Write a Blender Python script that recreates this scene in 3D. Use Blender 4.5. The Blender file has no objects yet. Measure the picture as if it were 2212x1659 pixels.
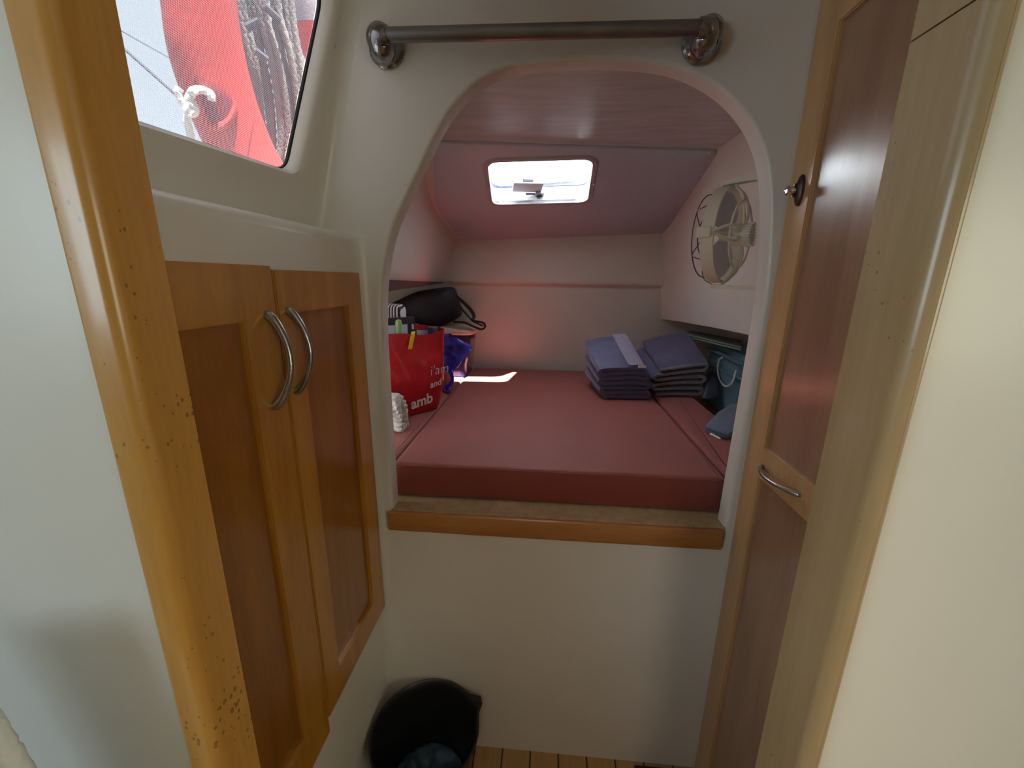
import bpy, bmesh, math, random
from mathutils import Vector, Matrix, noise
random.seed(4)
S = bpy.context.scene
COL = S.collection
PI = math.pi

# ---------------------------------------------------------------- camera
CF, PITCH, ROLL, YAW = 885.3, 0.249506, 0.012063, 0.079459
CAMZ = 1.485
_cy, _sy = math.cos(YAW), math.sin(YAW)
FW = Vector((-_sy*math.cos(PITCH), _cy*math.cos(PITCH), -math.sin(PITCH)))
_r = Vector((_cy, _sy, 0)); _u = _r.cross(FW)
RT = math.cos(ROLL)*_r + math.sin(ROLL)*_u
UP = -math.sin(ROLL)*_r + math.cos(ROLL)*_u
CAM = Vector((0, 0, CAMZ))
cam = bpy.data.cameras.new('camera'); cam.sensor_width = 36; cam.lens = 36*CF/2212; cam.clip_start = 0.01
co = bpy.data.objects.new('camera', cam); COL.objects.link(co)
m = Matrix((RT, UP, -FW)).transposed().to_4x4(); m.translation = CAM
co.matrix_world = m; S.camera = co

# ---------------------------------------------------------------- world, sun, lights, exposure
S.view_settings.view_transform = 'Standard'; S.view_settings.look = 'None'
S.view_settings.gamma = 1; S.view_settings.use_curve_mapping = False
S.view_settings.exposure = 0.0
w = bpy.data.worlds.new('sky'); S.world = w; w.use_nodes = True
bg = w.node_tree.nodes['Background']; bg.inputs[0].default_value = (0.80, 0.92, 1.0, 1); bg.inputs[1].default_value = 3.5

def area(name, loc, target, sx, sy, power, color):
    l = bpy.data.lights.new(name, 'AREA'); l.shape = 'RECTANGLE'; l.size = sx; l.size_y = sy
    l.energy = power; l.color = color
    o = bpy.data.objects.new(name, l); COL.objects.link(o); o.location = loc
    o.rotation_euler = (Vector(target)-Vector(loc)).to_track_quat('-Z', 'Y').to_euler()
    return o
SUND = Vector((-0.34, 0.35, -1.0)).normalized()
sl = bpy.data.lights.new('sun', 'SUN'); sl.energy = 82; sl.angle = 0.009; sl.color = (1, 0.95, 0.88)
so = bpy.data.objects.new('sun', sl); COL.objects.link(so); so.rotation_euler = SUND.to_track_quat('-Z', 'Y').to_euler()
so.location = (3, -2, 5)
# added cool and warm fill panels behind the camera; no windows there
area('port_fill_light', (-1.55, -0.9, 1.6), (-0.4, .3, 1.3), 1.1, 0.6, 13, (0.72, 0.91, 1.0))
area('starboard_fill_light', (1.55, -1.0, 1.5), (0.5, .3, 1.2), 1.1, 0.6, 11.3, (1.0, 0.97, 0.70))
sp = bpy.data.lights.new('bulkhead_fill_spot', 'SPOT'); sp.energy = 24; sp.color = (1.0, 0.80, 0.60); sp.spot_size = math.radians(38); sp.spot_blend = 1; sp.shadow_soft_size = .10
spo = bpy.data.objects.new('bulkhead_fill_spot', sp); COL.objects.link(spo); spo.location = (0.02, -0.75, 2.1)  # added spot aimed through the doorway to warm the lower bulkhead
spo.rotation_euler = (Vector((0.10, 1.0, 0.45))-Vector(spo.location)).to_track_quat('-Z', 'Y').to_euler()
S.cycles.max_bounces = 10; S.cycles.diffuse_bounces = 6; S.cycles.sample_clamp_indirect = 6
S.cycles.transparent_max_bounces = 16
S.cycles.caustics_reflective = False; S.cycles.caustics_refractive = False

# ---------------------------------------------------------------- projection helpers (measuring only)
def ray(x, y): return FW + (x-1106)/CF*RT - (y-829.5)/CF*UP
def at(x, y, ax, v):
    d = ray(x, y); i = 'xyz'.index(ax); return CAM + d*((v-CAM[i])/d[i])
def atp(x, y, p0, n):
    d = ray(x, y); return CAM + d*((Vector(p0)-CAM).dot(n)/d.dot(n))

# ---------------------------------------------------------------- materials
def mat(name, col, rough=.5, metal=0, coat=0, noise_amt=0, noise_scale=8, bump=0, bump_scale=60, col2=None, trans=0, spec=.5, sheen=0, stretch=(1, 1, 1), alpha=1, coat_rough=.12):
    M = bpy.data.materials.new(name); M.use_nodes = True
    nt = M.node_tree; b = nt.nodes['Principled BSDF']
    b.inputs['Base Color'].default_value = (*col, 1); b.inputs['Roughness'].default_value = rough
    b.inputs['Metallic'].default_value = metal; b.inputs['Coat Weight'].default_value = coat; b.inputs['Coat Roughness'].default_value = coat_rough
    b.inputs['Transmission Weight'].default_value = trans; b.inputs['Specular IOR Level'].default_value = spec
    b.inputs['Sheen Weight'].default_value = sheen; b.inputs['Alpha'].default_value = alpha
    tc = nt.nodes.new('ShaderNodeTexCoord'); mp = nt.nodes.new('ShaderNodeMapping'); mp.inputs['Scale'].default_value = stretch
    nt.links.new(tc.outputs['Object'], mp.inputs['Vector'])
    if noise_amt or col2:
        n = nt.nodes.new('ShaderNodeTexNoise'); n.inputs['Scale'].default_value = noise_scale; n.inputs['Detail'].default_value = 5
        nt.links.new(mp.outputs[0], n.inputs['Vector'])
        r = nt.nodes.new('ShaderNodeValToRGB')
        c2 = col2 if col2 else tuple(c*(1-noise_amt) for c in col)
        r.color_ramp.elements[0].position = .35; r.color_ramp.elements[1].position = .68
        r.color_ramp.elements[0].color = (*c2, 1); r.color_ramp.elements[1].color = (*col, 1)
        nt.links.new(n.outputs['Fac'], r.inputs[0]); nt.links.new(r.outputs[0], b.inputs['Base Color'])
    if bump:
        n2 = nt.nodes.new('ShaderNodeTexNoise'); n2.inputs['Scale'].default_value = bump_scale; n2.inputs['Detail'].default_value = 3
        nt.links.new(mp.outputs[0], n2.inputs['Vector'])
        bp = nt.nodes.new('ShaderNodeBump'); bp.inputs['Strength'].default_value = bump; bp.inputs['Distance'].default_value = .003
        nt.links.new(n2.outputs['Fac'], bp.inputs['Height']); nt.links.new(bp.outputs[0], b.inputs['Normal'])
    return M

def wood(name, c1, c2, axis='z', rough=.33, coat=.6, specks=False, coat_rough=.15):
    M = bpy.data.materials.new(name); M.use_nodes = True; nt = M.node_tree; b = nt.nodes['Principled BSDF']
    b.inputs['Roughness'].default_value = rough; b.inputs['Coat Weight'].default_value = coat; b.inputs['Coat Roughness'].default_value = coat_rough
    tc = nt.nodes.new('ShaderNodeTexCoord'); mp = nt.nodes.new('ShaderNodeMapping')
    sc = {'z': (9, 9, .9), 'y': (9, .9, 9), 'x': (.9, 9, 9)}[axis]
    mp.inputs['Scale'].default_value = sc; nt.links.new(tc.outputs['Object'], mp.inputs[0])
    n1 = nt.nodes.new('ShaderNodeTexNoise'); n1.inputs['Scale'].default_value = 1.6; n1.inputs['Detail'].default_value = 3; n1.inputs['Distortion'].default_value = .6
    nt.links.new(mp.outputs[0], n1.inputs['Vector'])
    n2 = nt.nodes.new('ShaderNodeTexNoise'); n2.inputs['Scale'].default_value = 22; n2.inputs['Detail'].default_value = 4
    nt.links.new(mp.outputs[0], n2.inputs['Vector'])
    mx = nt.nodes.new('ShaderNodeMath'); mx.operation = 'MULTIPLY_ADD'; mx.inputs[1].default_value = .35
    nt.links.new(n2.outputs['Fac'], mx.inputs[0]); nt.links.new(n1.outputs['Fac'], mx.inputs[2])
    r = nt.nodes.new('ShaderNodeValToRGB'); r.color_ramp.elements[0].position = .5; r.color_ramp.elements[1].position = .85
    r.color_ramp.elements[0].color = (*c2, 1); r.color_ramp.elements[1].color = (*c1, 1)
    nt.links.new(mx.outputs[0], r.inputs[0]); out = r.outputs[0]
    if specks:
        v = nt.nodes.new('ShaderNodeTexVoronoi'); v.inputs['Scale'].default_value = 150; v.inputs['Randomness'].default_value = 1
        mp2 = nt.nodes.new('ShaderNodeMapping'); mp2.inputs['Scale'].default_value = (1, 1, .7); nt.links.new(tc.outputs['Object'], mp2.inputs[0]); nt.links.new(mp2.outputs[0], v.inputs['Vector'])
        g = nt.nodes.new('ShaderNodeTexNoise'); g.inputs['Scale'].default_value = 14; g.inputs['Detail'].default_value = 4; nt.links.new(tc.outputs['Object'], g.inputs['Vector'])
        a = nt.nodes.new('ShaderNodeMath'); a.operation = 'MULTIPLY_ADD'; a.inputs[1].default_value = -1.6; a.inputs[2].default_value = .80 if specks is True else specks
        nt.links.new(g.outputs['Fac'], a.inputs[0])
        l = nt.nodes.new('ShaderNodeMath'); l.operation = 'LESS_THAN'; nt.links.new(v.outputs['Distance'], l.inputs[0]); nt.links.new(a.outputs[0], l.inputs[1])
        m2 = nt.nodes.new('ShaderNodeMixRGB'); m2.inputs[2].default_value = (.20, .11, .02, 1)
        f = nt.nodes.new('ShaderNodeMath'); f.operation = 'MULTIPLY'; f.inputs[1].default_value = .75; nt.links.new(l.outputs[0], f.inputs[0])
        nt.links.new(f.outputs[0], m2.inputs[0]); nt.links.new(out, m2.inputs[1]); out = m2.outputs[0]
    nt.links.new(out, b.inputs['Base Color'])
    bp = nt.nodes.new('ShaderNodeBump'); bp.inputs['Strength'].default_value = .06; bp.inputs['Distance'].default_value = .002
    nt.links.new(n2.outputs['Fac'], bp.inputs['Height']); nt.links.new(bp.outputs[0], b.inputs['Normal'])
    return M

GEL = mat('white_gelcoat', (.77, .745, .70), .38, coat=.25, noise_amt=.06, noise_scale=3, bump=.05, bump_scale=40, coat_rough=.25)
LINER = mat('berth_liner', (.66, .62, .56), .6, noise_amt=.06, noise_scale=3, bump=.08, bump_scale=90)
HEAD = mat('grey_headliner_vinyl', (.52, .52, .60), .42, noise_amt=.05, noise_scale=4, bump=.06, bump_scale=120)
CEILW = mat('painted_plywood', (.54, .52, .55), .26, coat=.45, noise_amt=.14, noise_scale=6, bump=.12, bump_scale=30, stretch=(1, 6, 1))
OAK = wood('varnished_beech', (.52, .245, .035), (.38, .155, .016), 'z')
OAKH = wood('varnished_beech_rail', (.60, .28, .06), (.45, .18, .035), 'y')
OAKX = wood('varnished_beech_trim', (.50, .23, .07), (.38, .15, .04), 'x', .45, .3)
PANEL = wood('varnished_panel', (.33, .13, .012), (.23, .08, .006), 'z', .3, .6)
OAKR = wood('dim_light_beech', (.60, .36, .16), (.48, .27, .11), 'z', .36, .5)  # same beech as OAK; dim greyer light is put into the colour
PANELR = wood('reflection_tinted_panel', (.38, .22, .13), (.29, .155, .085), 'z', .28, .7, coat_rough=.2)  # same panel wood as PANEL, a pinkish reflection mixed into the colour
JAMBL = wood('worn_jamb_beech', (.64, .33, .075), (.50, .24, .045), 'z', .32, .5, specks=True)
JAMBR = wood('hazed_jamb_beech', (.45, .325, .18), (.36, .25, .125), 'z', .34, .5, specks=.745)  # jamb beech greyed by gloss haze put into the colour; specks are stains
STEEL = mat('brushed_steel', (.50, .50, .49), .28, metal=1, noise_amt=.35, noise_scale=30, bump=.15, bump_scale=200)
CHROME = mat('pitted_chrome', (.42, .42, .42), .16, metal=1, noise_amt=.55, noise_scale=45, bump=.3, bump_scale=150)
DKSTEEL = mat('dull_steel_tube', (.30, .30, .31), .36, metal=1, noise_amt=.2, noise_scale=20)
VINYL = mat('maroon_vinyl', (.29, .062, .050), .6, noise_amt=.10, noise_scale=5, bump=.25, bump_scale=260, sheen=.15)
PLY = mat('speckled_plywood', (.55, .44, .28), .7, noise_scale=45, col2=(.44, .34, .20), bump=.2)
BLACKP = mat('black_plastic', (.012, .012, .014), .4, bump=.1, bump_scale=40)
RUBBER = mat('black_rubber', (.01, .01, .01), .5)
FANW = mat('ivory_plastic', (.74, .69, .57), .4)
FANB = mat('translucent_blade', (.62, .62, .72), .35)
WIRE = mat('dark_wire', (.12, .11, .11), .3, metal=.9)
REDBAG = mat('red_woven_plastic', (.62, .008, .018), .28, coat=.4, bump=.5, bump_scale=70, noise_amt=.12, noise_scale=10)
WHITEP = mat('white_lining', (.70, .68, .72), .5, bump=.3, bump_scale=40)
PRINT = mat('white_print', (.85, .85, .85), .5)
YEL = mat('yellow_tape', (.75, .50, .01), .3, bump=.5, bump_scale=60)
NAVY = mat('navy_quilt_fabric', (.10, .09, .19), .7, sheen=.35, noise_amt=.2, noise_scale=9, bump=.5, bump_scale=25)
NAVY2 = mat('dark_navy_cloth', (.035, .035, .085), .75, sheen=.2, noise_amt=.2)
GREYF = mat('grey_fleece', (.25, .23, .26), .9, sheen=.4, noise_amt=.25, noise_scale=30, bump=.6, bump_scale=80)
TEAL = mat('teal_towelling', (.075, .17, .22), .85, sheen=.3, noise_amt=.2, noise_scale=30, bump=.6, bump_scale=120)
SLATE = mat('slate_blue_cloth', (.10, .12, .19), .8, sheen=.2, bump=.2, bump_scale=60)
GREYGRN = mat('grey_green_board', (.22, .27, .25), .6)
ROPE = mat('white_rope', (.82, .82, .80), .8, bump=.3, bump_scale=200)
KNIT = mat('cream_knit_wool', (.70, .67, .64), .95, sheen=.4, bump=.5, bump_scale=150)
BLKBAG = mat('black_nylon', (.010, .010, .018), .6, bump=.4, bump_scale=25)
BLUEBIN = mat('dark_blue_tub_plastic', (.02, .022, .075), .12, coat=.5)
BINLID = mat('beige_lid_plastic', (.60, .48, .38), .45)
BLUEP = mat('bright_blue_plastic_film', (.02, .035, .42), .15, coat=.8, bump=.6, bump_scale=30)
GREEN = mat('pale_green_plastic', (.38, .58, .28), .3)
BLACKC = mat('black_card', (.02, .016, .02), .5)
BUOY = mat('orange_red_buoy', (.62, .055, .048), .5, noise_amt=.1, noise_scale=8, bump=.2)
BUOYIN = mat('buoy_shade_seam', (.25, .02, .03), .6)
BAND = mat('reflective_band', (.34, .31, .34), .6, bump=.4, bump_scale=60)
OROPE = mat('shaded_rope', (.27, .26, .25), .85, bump=.3, bump_scale=200)  # darker base colour stands in for shade on the strands
BROWNS = mat('brown_shelf_edge', (.10, .05, .05), .6)
WCOAM = mat('white_coaming', (.90, .92, .92), .4)
DGREY = mat('dark_grey_plastic', (.06, .06, .075), .4)
CBLUE = mat('wet_blue_cloth', (.07, .14, .21), .4, noise_amt=.5, noise_scale=16, bump=.8, bump_scale=20)
CREAMF = mat('white_terry', (.88, .95, 1.0), .95, bump=.8, bump_scale=150)

def floor_mat():
    M = bpy.data.materials.new('teak_and_holly'); M.use_nodes = True; nt = M.node_tree; b = nt.nodes['Principled BSDF']
    b.inputs['Roughness'].default_value = .35
    tc = nt.nodes.new('ShaderNodeTexCoord'); sx = nt.nodes.new('ShaderNodeSeparateXYZ'); nt.links.new(tc.outputs['Object'], sx.inputs[0])
    a = nt.nodes.new('ShaderNodeMath'); a.operation = 'ADD'; a.inputs[1].default_value = 9.098; nt.links.new(sx.outputs[0], a.inputs[0])
    d = nt.nodes.new('ShaderNodeMath'); d.operation = 'MODULO'; d.inputs[1].default_value = .0900; nt.links.new(a.outputs[0], d.inputs[0])
    l = nt.nodes.new('ShaderNodeMath'); l.operation = 'LESS_THAN'; l.inputs[1].default_value = .005; nt.links.new(d.outputs[0], l.inputs[0])
    mp = nt.nodes.new('ShaderNodeMapping'); mp.inputs['Scale'].default_value = (10, 1, 10); nt.links.new(tc.outputs['Object'], mp.inputs[0])
    n = nt.nodes.new('ShaderNodeTexNoise'); n.inputs['Scale'].default_value = 5; nt.links.new(mp.outputs[0], n.inputs['Vector'])
    r = nt.nodes.new('ShaderNodeValToRGB'); r.color_ramp.elements[0].color = (.30, .17, .06, 1); r.color_ramp.elements[1].color = (.52, .33, .13, 1)
    nt.links.new(n.outputs['Fac'], r.inputs[0])
    mx = nt.nodes.new('ShaderNodeMixRGB'); mx.inputs[2].default_value = (.02, .008, .008, 1)
    nt.links.new(l.outputs[0], mx.inputs[0]); nt.links.new(r.outputs[0], mx.inputs[1]); nt.links.new(mx.outputs[0], b.inputs['Base Color'])
    return M
FLOORM = floor_mat()

def screen_mat():
    # woven insect screen: fine threads, an added dark tint between them dims the outside
    M = bpy.data.materials.new('window_screen_mesh'); M.use_nodes = True; nt = M.node_tree
    nt.nodes.clear(); out = nt.nodes.new('ShaderNodeOutputMaterial')
    tr = nt.nodes.new('ShaderNodeBsdfTransparent'); tr.inputs[0].default_value = (.235, .235, .24, 1); df = nt.nodes.new('ShaderNodeBsdfDiffuse'); df.inputs[0].default_value = (.30, .32, .36, 1)
    tl = nt.nodes.new('ShaderNodeBsdfTranslucent'); tl.inputs[0].default_value = (.30, .32, .36, 1)
    ad = nt.nodes.new('ShaderNodeAddShader'); nt.links.new(df.outputs[0], ad.inputs[0]); nt.links.new(tl.outputs[0], ad.inputs[1])
    tc = nt.nodes.new('ShaderNodeTexCoord'); sx = nt.nodes.new('ShaderNodeSeparateXYZ'); nt.links.new(tc.outputs['Object'], sx.inputs[0])
    res = []
    for k in (1, 2):
        q = nt.nodes.new('ShaderNodeMath'); q.operation = 'MULTIPLY'; q.inputs[1].default_value = 2*PI/.0027; nt.links.new(sx.outputs[k], q.inputs[0])
        s = nt.nodes.new('ShaderNodeMath'); s.operation = 'SINE'; nt.links.new(q.outputs[0], s.inputs[0])
        g = nt.nodes.new('ShaderNodeMath'); g.operation = 'GREATER_THAN'; g.inputs[1].default_value = .72 if k == 1 else .45; nt.links.new(s.outputs[0], g.inputs[0]); res.append(g)
    mx = nt.nodes.new('ShaderNodeMath'); mx.operation = 'MAXIMUM'; nt.links.new(res[0].outputs[0], mx.inputs[0]); nt.links.new(res[1].outputs[0], mx.inputs[1])
    f = nt.nodes.new('ShaderNodeMath'); f.operation = 'MULTIPLY'; f.inputs[1].default_value = .32; nt.links.new(mx.outputs[0], f.inputs[0])
    ms = nt.nodes.new('ShaderNodeMixShader'); nt.links.new(f.outputs[0], ms.inputs[0]); nt.links.new(tr.outputs[0], ms.inputs[1]); nt.links.new(ad.outputs[0], ms.inputs[2])
    nt.links.new(ms.outputs[0], out.inputs[0]); return M
SCREEN = screen_mat()

def milky():
    M = bpy.data.materials.new('milky_acrylic'); M.use_nodes = True; nt = M.node_tree; nt.nodes.clear()
    out = nt.nodes.new('ShaderNodeOutputMaterial'); tl = nt.nodes.new('ShaderNodeBsdfTranslucent'); tl.inputs[0].default_value = (.88, .94, 1.0, 1)
    gl = nt.nodes.new('ShaderNodeBsdfGlossy'); gl.inputs['Roughness'].default_value = .1
    ms = nt.nodes.new('ShaderNodeMixShader'); ms.inputs[0].default_value = .06
    nt.links.new(tl.outputs[0], ms.inputs[1]); nt.links.new(gl.outputs[0], ms.inputs[2]); nt.links.new(ms.outputs[0], out.inputs[0]); return M
MILK = milky()

# ---------------------------------------------------------------- mesh helpers
def link(name, me, material, parent=None):
    o = bpy.data.objects.new(name, me); COL.objects.link(o)
    if material:
        for mm in (material if isinstance(material, (list, tuple)) else [material]): me.materials.append(mm)
    if parent:
        o.parent = parent; o.matrix_parent_inverse = parent.matrix_world.inverted() if False else Matrix.Translation(-Vector(parent.location))
    return o
def fin(name, bm, material, parent=None, ang=40, smooth=True):
    bmesh.ops.remove_doubles(bm, verts=bm.verts, dist=1e-6)
    bmesh.ops.recalc_face_normals(bm, faces=bm.faces)
    for f in bm.faces: f.smooth = smooth
    if smooth:
        for e in bm.edges:
            if len(e.link_faces) == 2 and e.calc_face_angle(0) > math.radians(ang): e.smooth = False
    me = bpy.data.meshes.new(name); bm.to_mesh(me); bm.free()
    return link(name, me, material, parent)
def box(bm, lo, hi, bev=0, seg=2, mi=0):
    x0, y0, z0 = lo; x1, y1, z1 = hi
    t = bmesh.new()
    vs = [t.verts.new(p) for p in ((x0, y0, z0), (x1, y0, z0), (x1, y1, z0), (x0, y1, z0), (x0, y0, z1), (x1, y0, z1), (x1, y1, z1), (x0, y1, z1))]
    for f in ((0, 3, 2, 1), (4, 5, 6, 7), (0, 1, 5, 4), (1, 2, 6, 5), (2, 3, 7, 6), (3, 0, 4, 7)): t.faces.new([vs[i] for i in f])
    if bev: bmesh.ops.bevel(t, geom=list(t.edges), offset=bev, segments=seg, profile=.5, affect='EDGES')
    for f in t.faces: f.material_index = mi
    me = bpy.data.meshes.new('t'); t.to_mesh(me); t.free(); bm.from_mesh(me); bpy.data.meshes.remove(me)
def boxo(name, lo, hi, material, parent=None, bev=0, seg=2):
    bm = bmesh.new(); box(bm, lo, hi, bev, seg); return fin(name, bm, material, parent)
def catmull(pts, n, closed=False):
    P = [Vector(p) for p in pts]; out = []; L = len(P)
    segs = L if closed else L-1
    for i in range(segs):
        if closed: a, b, c, d = P[i-1], P[i], P[(i+1) % L], P[(i+2) % L]
        else:
            b, c = P[i], P[i+1]; a = P[i-1] if i else b*2-c; d = P[i+2] if i+2 < L else c*2-b
        for k in range(n):
            t = k/n; out.append(.5*((2*b)+(c-a)*t+(2*a-5*b+4*c-d)*t*t+(3*b-a-3*c+d)*t**3))
    if not closed: out.append(P[-1])
    return out
def tube(bm, pts, rad, seg=10, closed=False, cap=True, twist=0, lobes=0, amp=.25, flat=1, mi=0):
    P = [Vector(p) for p in pts]; n = len(P)
    R = rad if isinstance(rad, (list, tuple)) else [rad]*n
    T = []
    for i in range(n):
        a = P[i-1] if (i or closed) else P[0]; b = P[(i+1) % n] if (i < n-1 or closed) else P[-1]
        T.append((b-a).normalized())
    up = Vector((0, 0, 1)) if abs(T[0].z) < .9 else Vector((1, 0, 0))
    N = (up-T[0]*up.dot(T[0])).normalized(); rings = []; s = 0
    for i in range(n):
        N = (N-T[i]*N.dot(T[i])).normalized(); B = T[i].cross(N)
        if i: s += (P[i]-P[i-1]).length
        ring = []
        for k in range(seg):
            a = 2*PI*k/seg; r = R[i]
            if lobes: r *= 1-amp+amp*abs(math.cos(lobes*(a+twist*s)/2))
            ring.append(bm.verts.new(P[i]+N*(r*math.cos(a))*flat+B*(r*math.sin(a))))
        rings.append(ring)
    m_ = n if closed else n-1
    for i in range(m_):
        A, Bq = rings[i], rings[(i+1) % n]
        for k in range(seg):
            f = bm.faces.new((A[k], A[(k+1) % seg], Bq[(k+1) % seg], Bq[k])); f.material_index = mi
    if cap and not closed:
        f = bm.faces.new(rings[0][::-1]); f.material_index = mi; f = bm.faces.new(rings[-1]); f.material_index = mi
def lathe(bm, prof, M=Matrix(), seg=32, caps=True):
    rings = []
    for r, z in prof:
        rings.append([bm.verts.new(M @ Vector((r*math.cos(2*PI*k/seg), r*math.sin(2*PI*k/seg), z))) for k in range(seg)] if r > 1e-5 else [bm.verts.new(M @ Vector((0, 0, z)))])
    for A, B in zip(rings, rings[1:]):
        for k in range(seg):
            a, b = A[k % len(A)], A[(k+1) % len(A)]; c, d = B[(k+1) % len(B)], B[k % len(B)]
            vs = []
            for v in (a, b, c, d):
                if v not in vs: vs.append(v)
            if len(vs) > 2: bm.faces.new(vs)
def loft(bm, rings, closed=True, cap0=False, cap1=False, mi=0):
    V = [[bm.verts.new(p) for p in r] for r in rings]
    n = len(V[0])
    for A, B in zip(V, V[1:]):
        for k in range(n if closed else n-1):
            f = bm.faces.new((A[k], A[(k+1) % n], B[(k+1) % n], B[k])); f.material_index = mi
    if cap0: bm.faces.new(V[0][::-1]).material_index = mi
    if cap1: bm.faces.new(V[-1]).material_index = mi
    return V
def rquad(corners, r, seg=6):
    """rounded polygon outline of 3D/2D corner points"""
    out = []; n = len(corners); rr = r if isinstance(r, (list, tuple)) else [r]*n
    for i in range(n):
        p = Vector(corners[i]); a = (Vector(corners[i-1])-p).normalized(); b = (Vector(corners[(i+1) % n])-p).normalized()
        p0, p1 = p+a*rr[i], p+b*rr[i]
        for k in range(seg+1):
            t = k/seg; out.append(p0*(1-t)**2+p*2*t*(1-t)+p1*t*t)
    return out
def resample(loop, n):
    L = [Vector(p) for p in loop]; d = [0]
    for i in range(len(L)): d.append(d[-1]+(L[(i+1) % len(L)]-L[i]).length)
    out = []; j = 0
    for k in range(n):
        s = d[-1]*k/n
        while d[j+1] < s: j += 1
        t = (s-d[j])/max(d[j+1]-d[j], 1e-9); out.append(L[j].lerp(L[(j+1) % len(L)], t))
    return out
def plate_hole(bm, hole2, rect, to3, mi=0):
    """flat face with a hole: hole2 list of 2D pts, rect (x0,y0,x1,y1), to3 maps 2D->3D"""
    cx = sum(p[0] for p in hole2)/len(hole2); cy = sum(p[1] for p in hole2)/len(hole2)
    x0, y0, x1, y1 = rect
    H = [(p[0], p[1]) for p in hole2]
    def hit(dx, dy):
        t = 1e9
        if dx > 1e-9: t = min(t, (x1-cx)/dx)
        if dx < -1e-9: t = min(t, (x0-cx)/dx)
        if dy > 1e-9: t = min(t, (y1-cy)/dy)
        if dy < -1e-9: t = min(t, (y0-cy)/dy)
        return (cx+dx*t, cy+dy*t)
    O = [hit(p[0]-cx, p[1]-cy) for p in H]
    hv = [bm.verts.new(to3(*p)) for p in H]; ov = [bm.verts.new(to3(*p)) for p in O]; n = len(H)
    def side(p):
        s = set()
        if abs(p[0]-x0) < 1e-6: s.add(0)
        if abs(p[0]-x1) < 1e-6: s.add(1)
        if abs(p[1]-y0) < 1e-6: s.add(2)
        if abs(p[1]-y1) < 1e-6: s.add(3)
        return s
    C = {(0, 2): (x0, y0), (1, 2): (x1, y0), (0, 3): (x0, y1), (1, 3): (x1, y1)}
    for k in range(n):
        j = (k+1) % n; sa, sb = side(O[k]), side(O[j])
        vs = [hv[k], hv[j], ov[j]]
        if not (sa & sb):
            a, b = min(sa), min(sb); key = tuple(sorted((a, b)))
            if key in C: vs.append(bm.verts.new(to3(*C[key])))
        vs.append(ov[k]); bm.faces.new(vs).material_index = mi
def tag(o, label, cat, group=None):
    o['label'] = label; o['category'] = cat
    if group: o['group'] = group
    return o
def thing(name, label, cat, loc=(0, 0, 0), group=None):
    o = bpy.data.objects.new(name, None); COL.objects.link(o); o.location = loc; o.empty_display_size = .05
    return tag(o, label, cat, group)
def struct(o): o['kind'] = 'structure'; return o
def jitter(bm, amp, sc, seed=0):
    for v in bm.verts:
        p = v.co*sc+Vector((seed, seed*2.3, 0)); v.co += Vector(noise.noise_vector(p))*amp
def ZM(d, loc):
    """matrix whose z axis points along d"""
    return Matrix.Translation(loc) @ Vector(d).to_track_quat('Z', 'Y').to_matrix().to_4x4()

# ================================================================ SETTING
struct(boxo('floor', (-1.7, -2.4, -.05), (1.7, 1.0, 0), FLOORM))
struct(boxo('ceiling', (-.44, -.05, 2.14), (1.7, 1.02, 2.18), GEL))

# bulkhead with arched opening
left_px = [(861, 1090), (852, 950), (843, 800), (838, 680), (843, 590), (862, 500), (900, 415), (930, 352), (955, 300), (985, 252), (1035, 200), (1095, 170), (1165, 158), (1270, 152)]
arch = [at(x, y, 'y', 1.045) for x, y in left_px]
right_px = [(1390, 157), (1470, 176), (1540, 215), (1592, 268), (1622, 325), (1637, 390), (1641, 480), (1633, 620), (1600, 830), (1549, 1125)]
for x, y in right_px:
    arch.append(at(x, y, 'y', 1.045))
arch[0].z = .80; arch[-1].z = .80
arch2 = catmull([(p.x, p.z, 0) for p in arch], 6)
hole = [(p.x, p.y) for p in arch2]
bot = [(hole[-1][0]+(hole[0][0]-hole[-1][0])*k/14, .80) for k in range(1, 14)]
hole = hole+bot
def offs(loop, d):
    out = []; n = len(loop); cx = sum(p[0] for p in loop)/n; cy = sum(p[1] for p in loop)/n
    for i in range(n):
        a, b = Vector(loop[i-1]), Vector(loop[(i+1) % n]); t = (b-a); nn = Vector((t[1], -t[0])).normalized()
        p = Vector(loop[i])
        if nn.dot(p-Vector((cx, cy))) < 0: nn = -nn
        out.append((p.x+nn.x*d, p.y+nn.y*d))
    return out
bm = bmesh.new()
rr = .010; rings = [[Vector((x, 1.045, z)) for x, z in offs(hole, 0)]]
for k in range(6):
    a = k/5*PI/2; rings.append([Vector((x, 1.0+rr-rr*math.sin(a), z)) for x, z in offs(hole, rr-rr*math.cos(a))])
loft(bm, rings)
plate_hole(bm, offs(hole, rr), (-.62, -.02, .545, 2.16), lambda x, z: Vector((x, 1.0, z)))
plate_hole(bm, hole, (-.62, -.02, .545, 2.16), lambda x, z: Vector((x, 1.045, z)))
bmesh.ops.bisect_plane(bm, geom=list(bm.verts)+list(bm.edges)+list(bm.faces), plane_co=(-.526-.035-.012, 0, 1.70), plane_no=Vector((-1, 0, .27)).normalized(), clear_outer=True)
struct(fin('wall_front', bm, GEL, ang=30))

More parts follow.
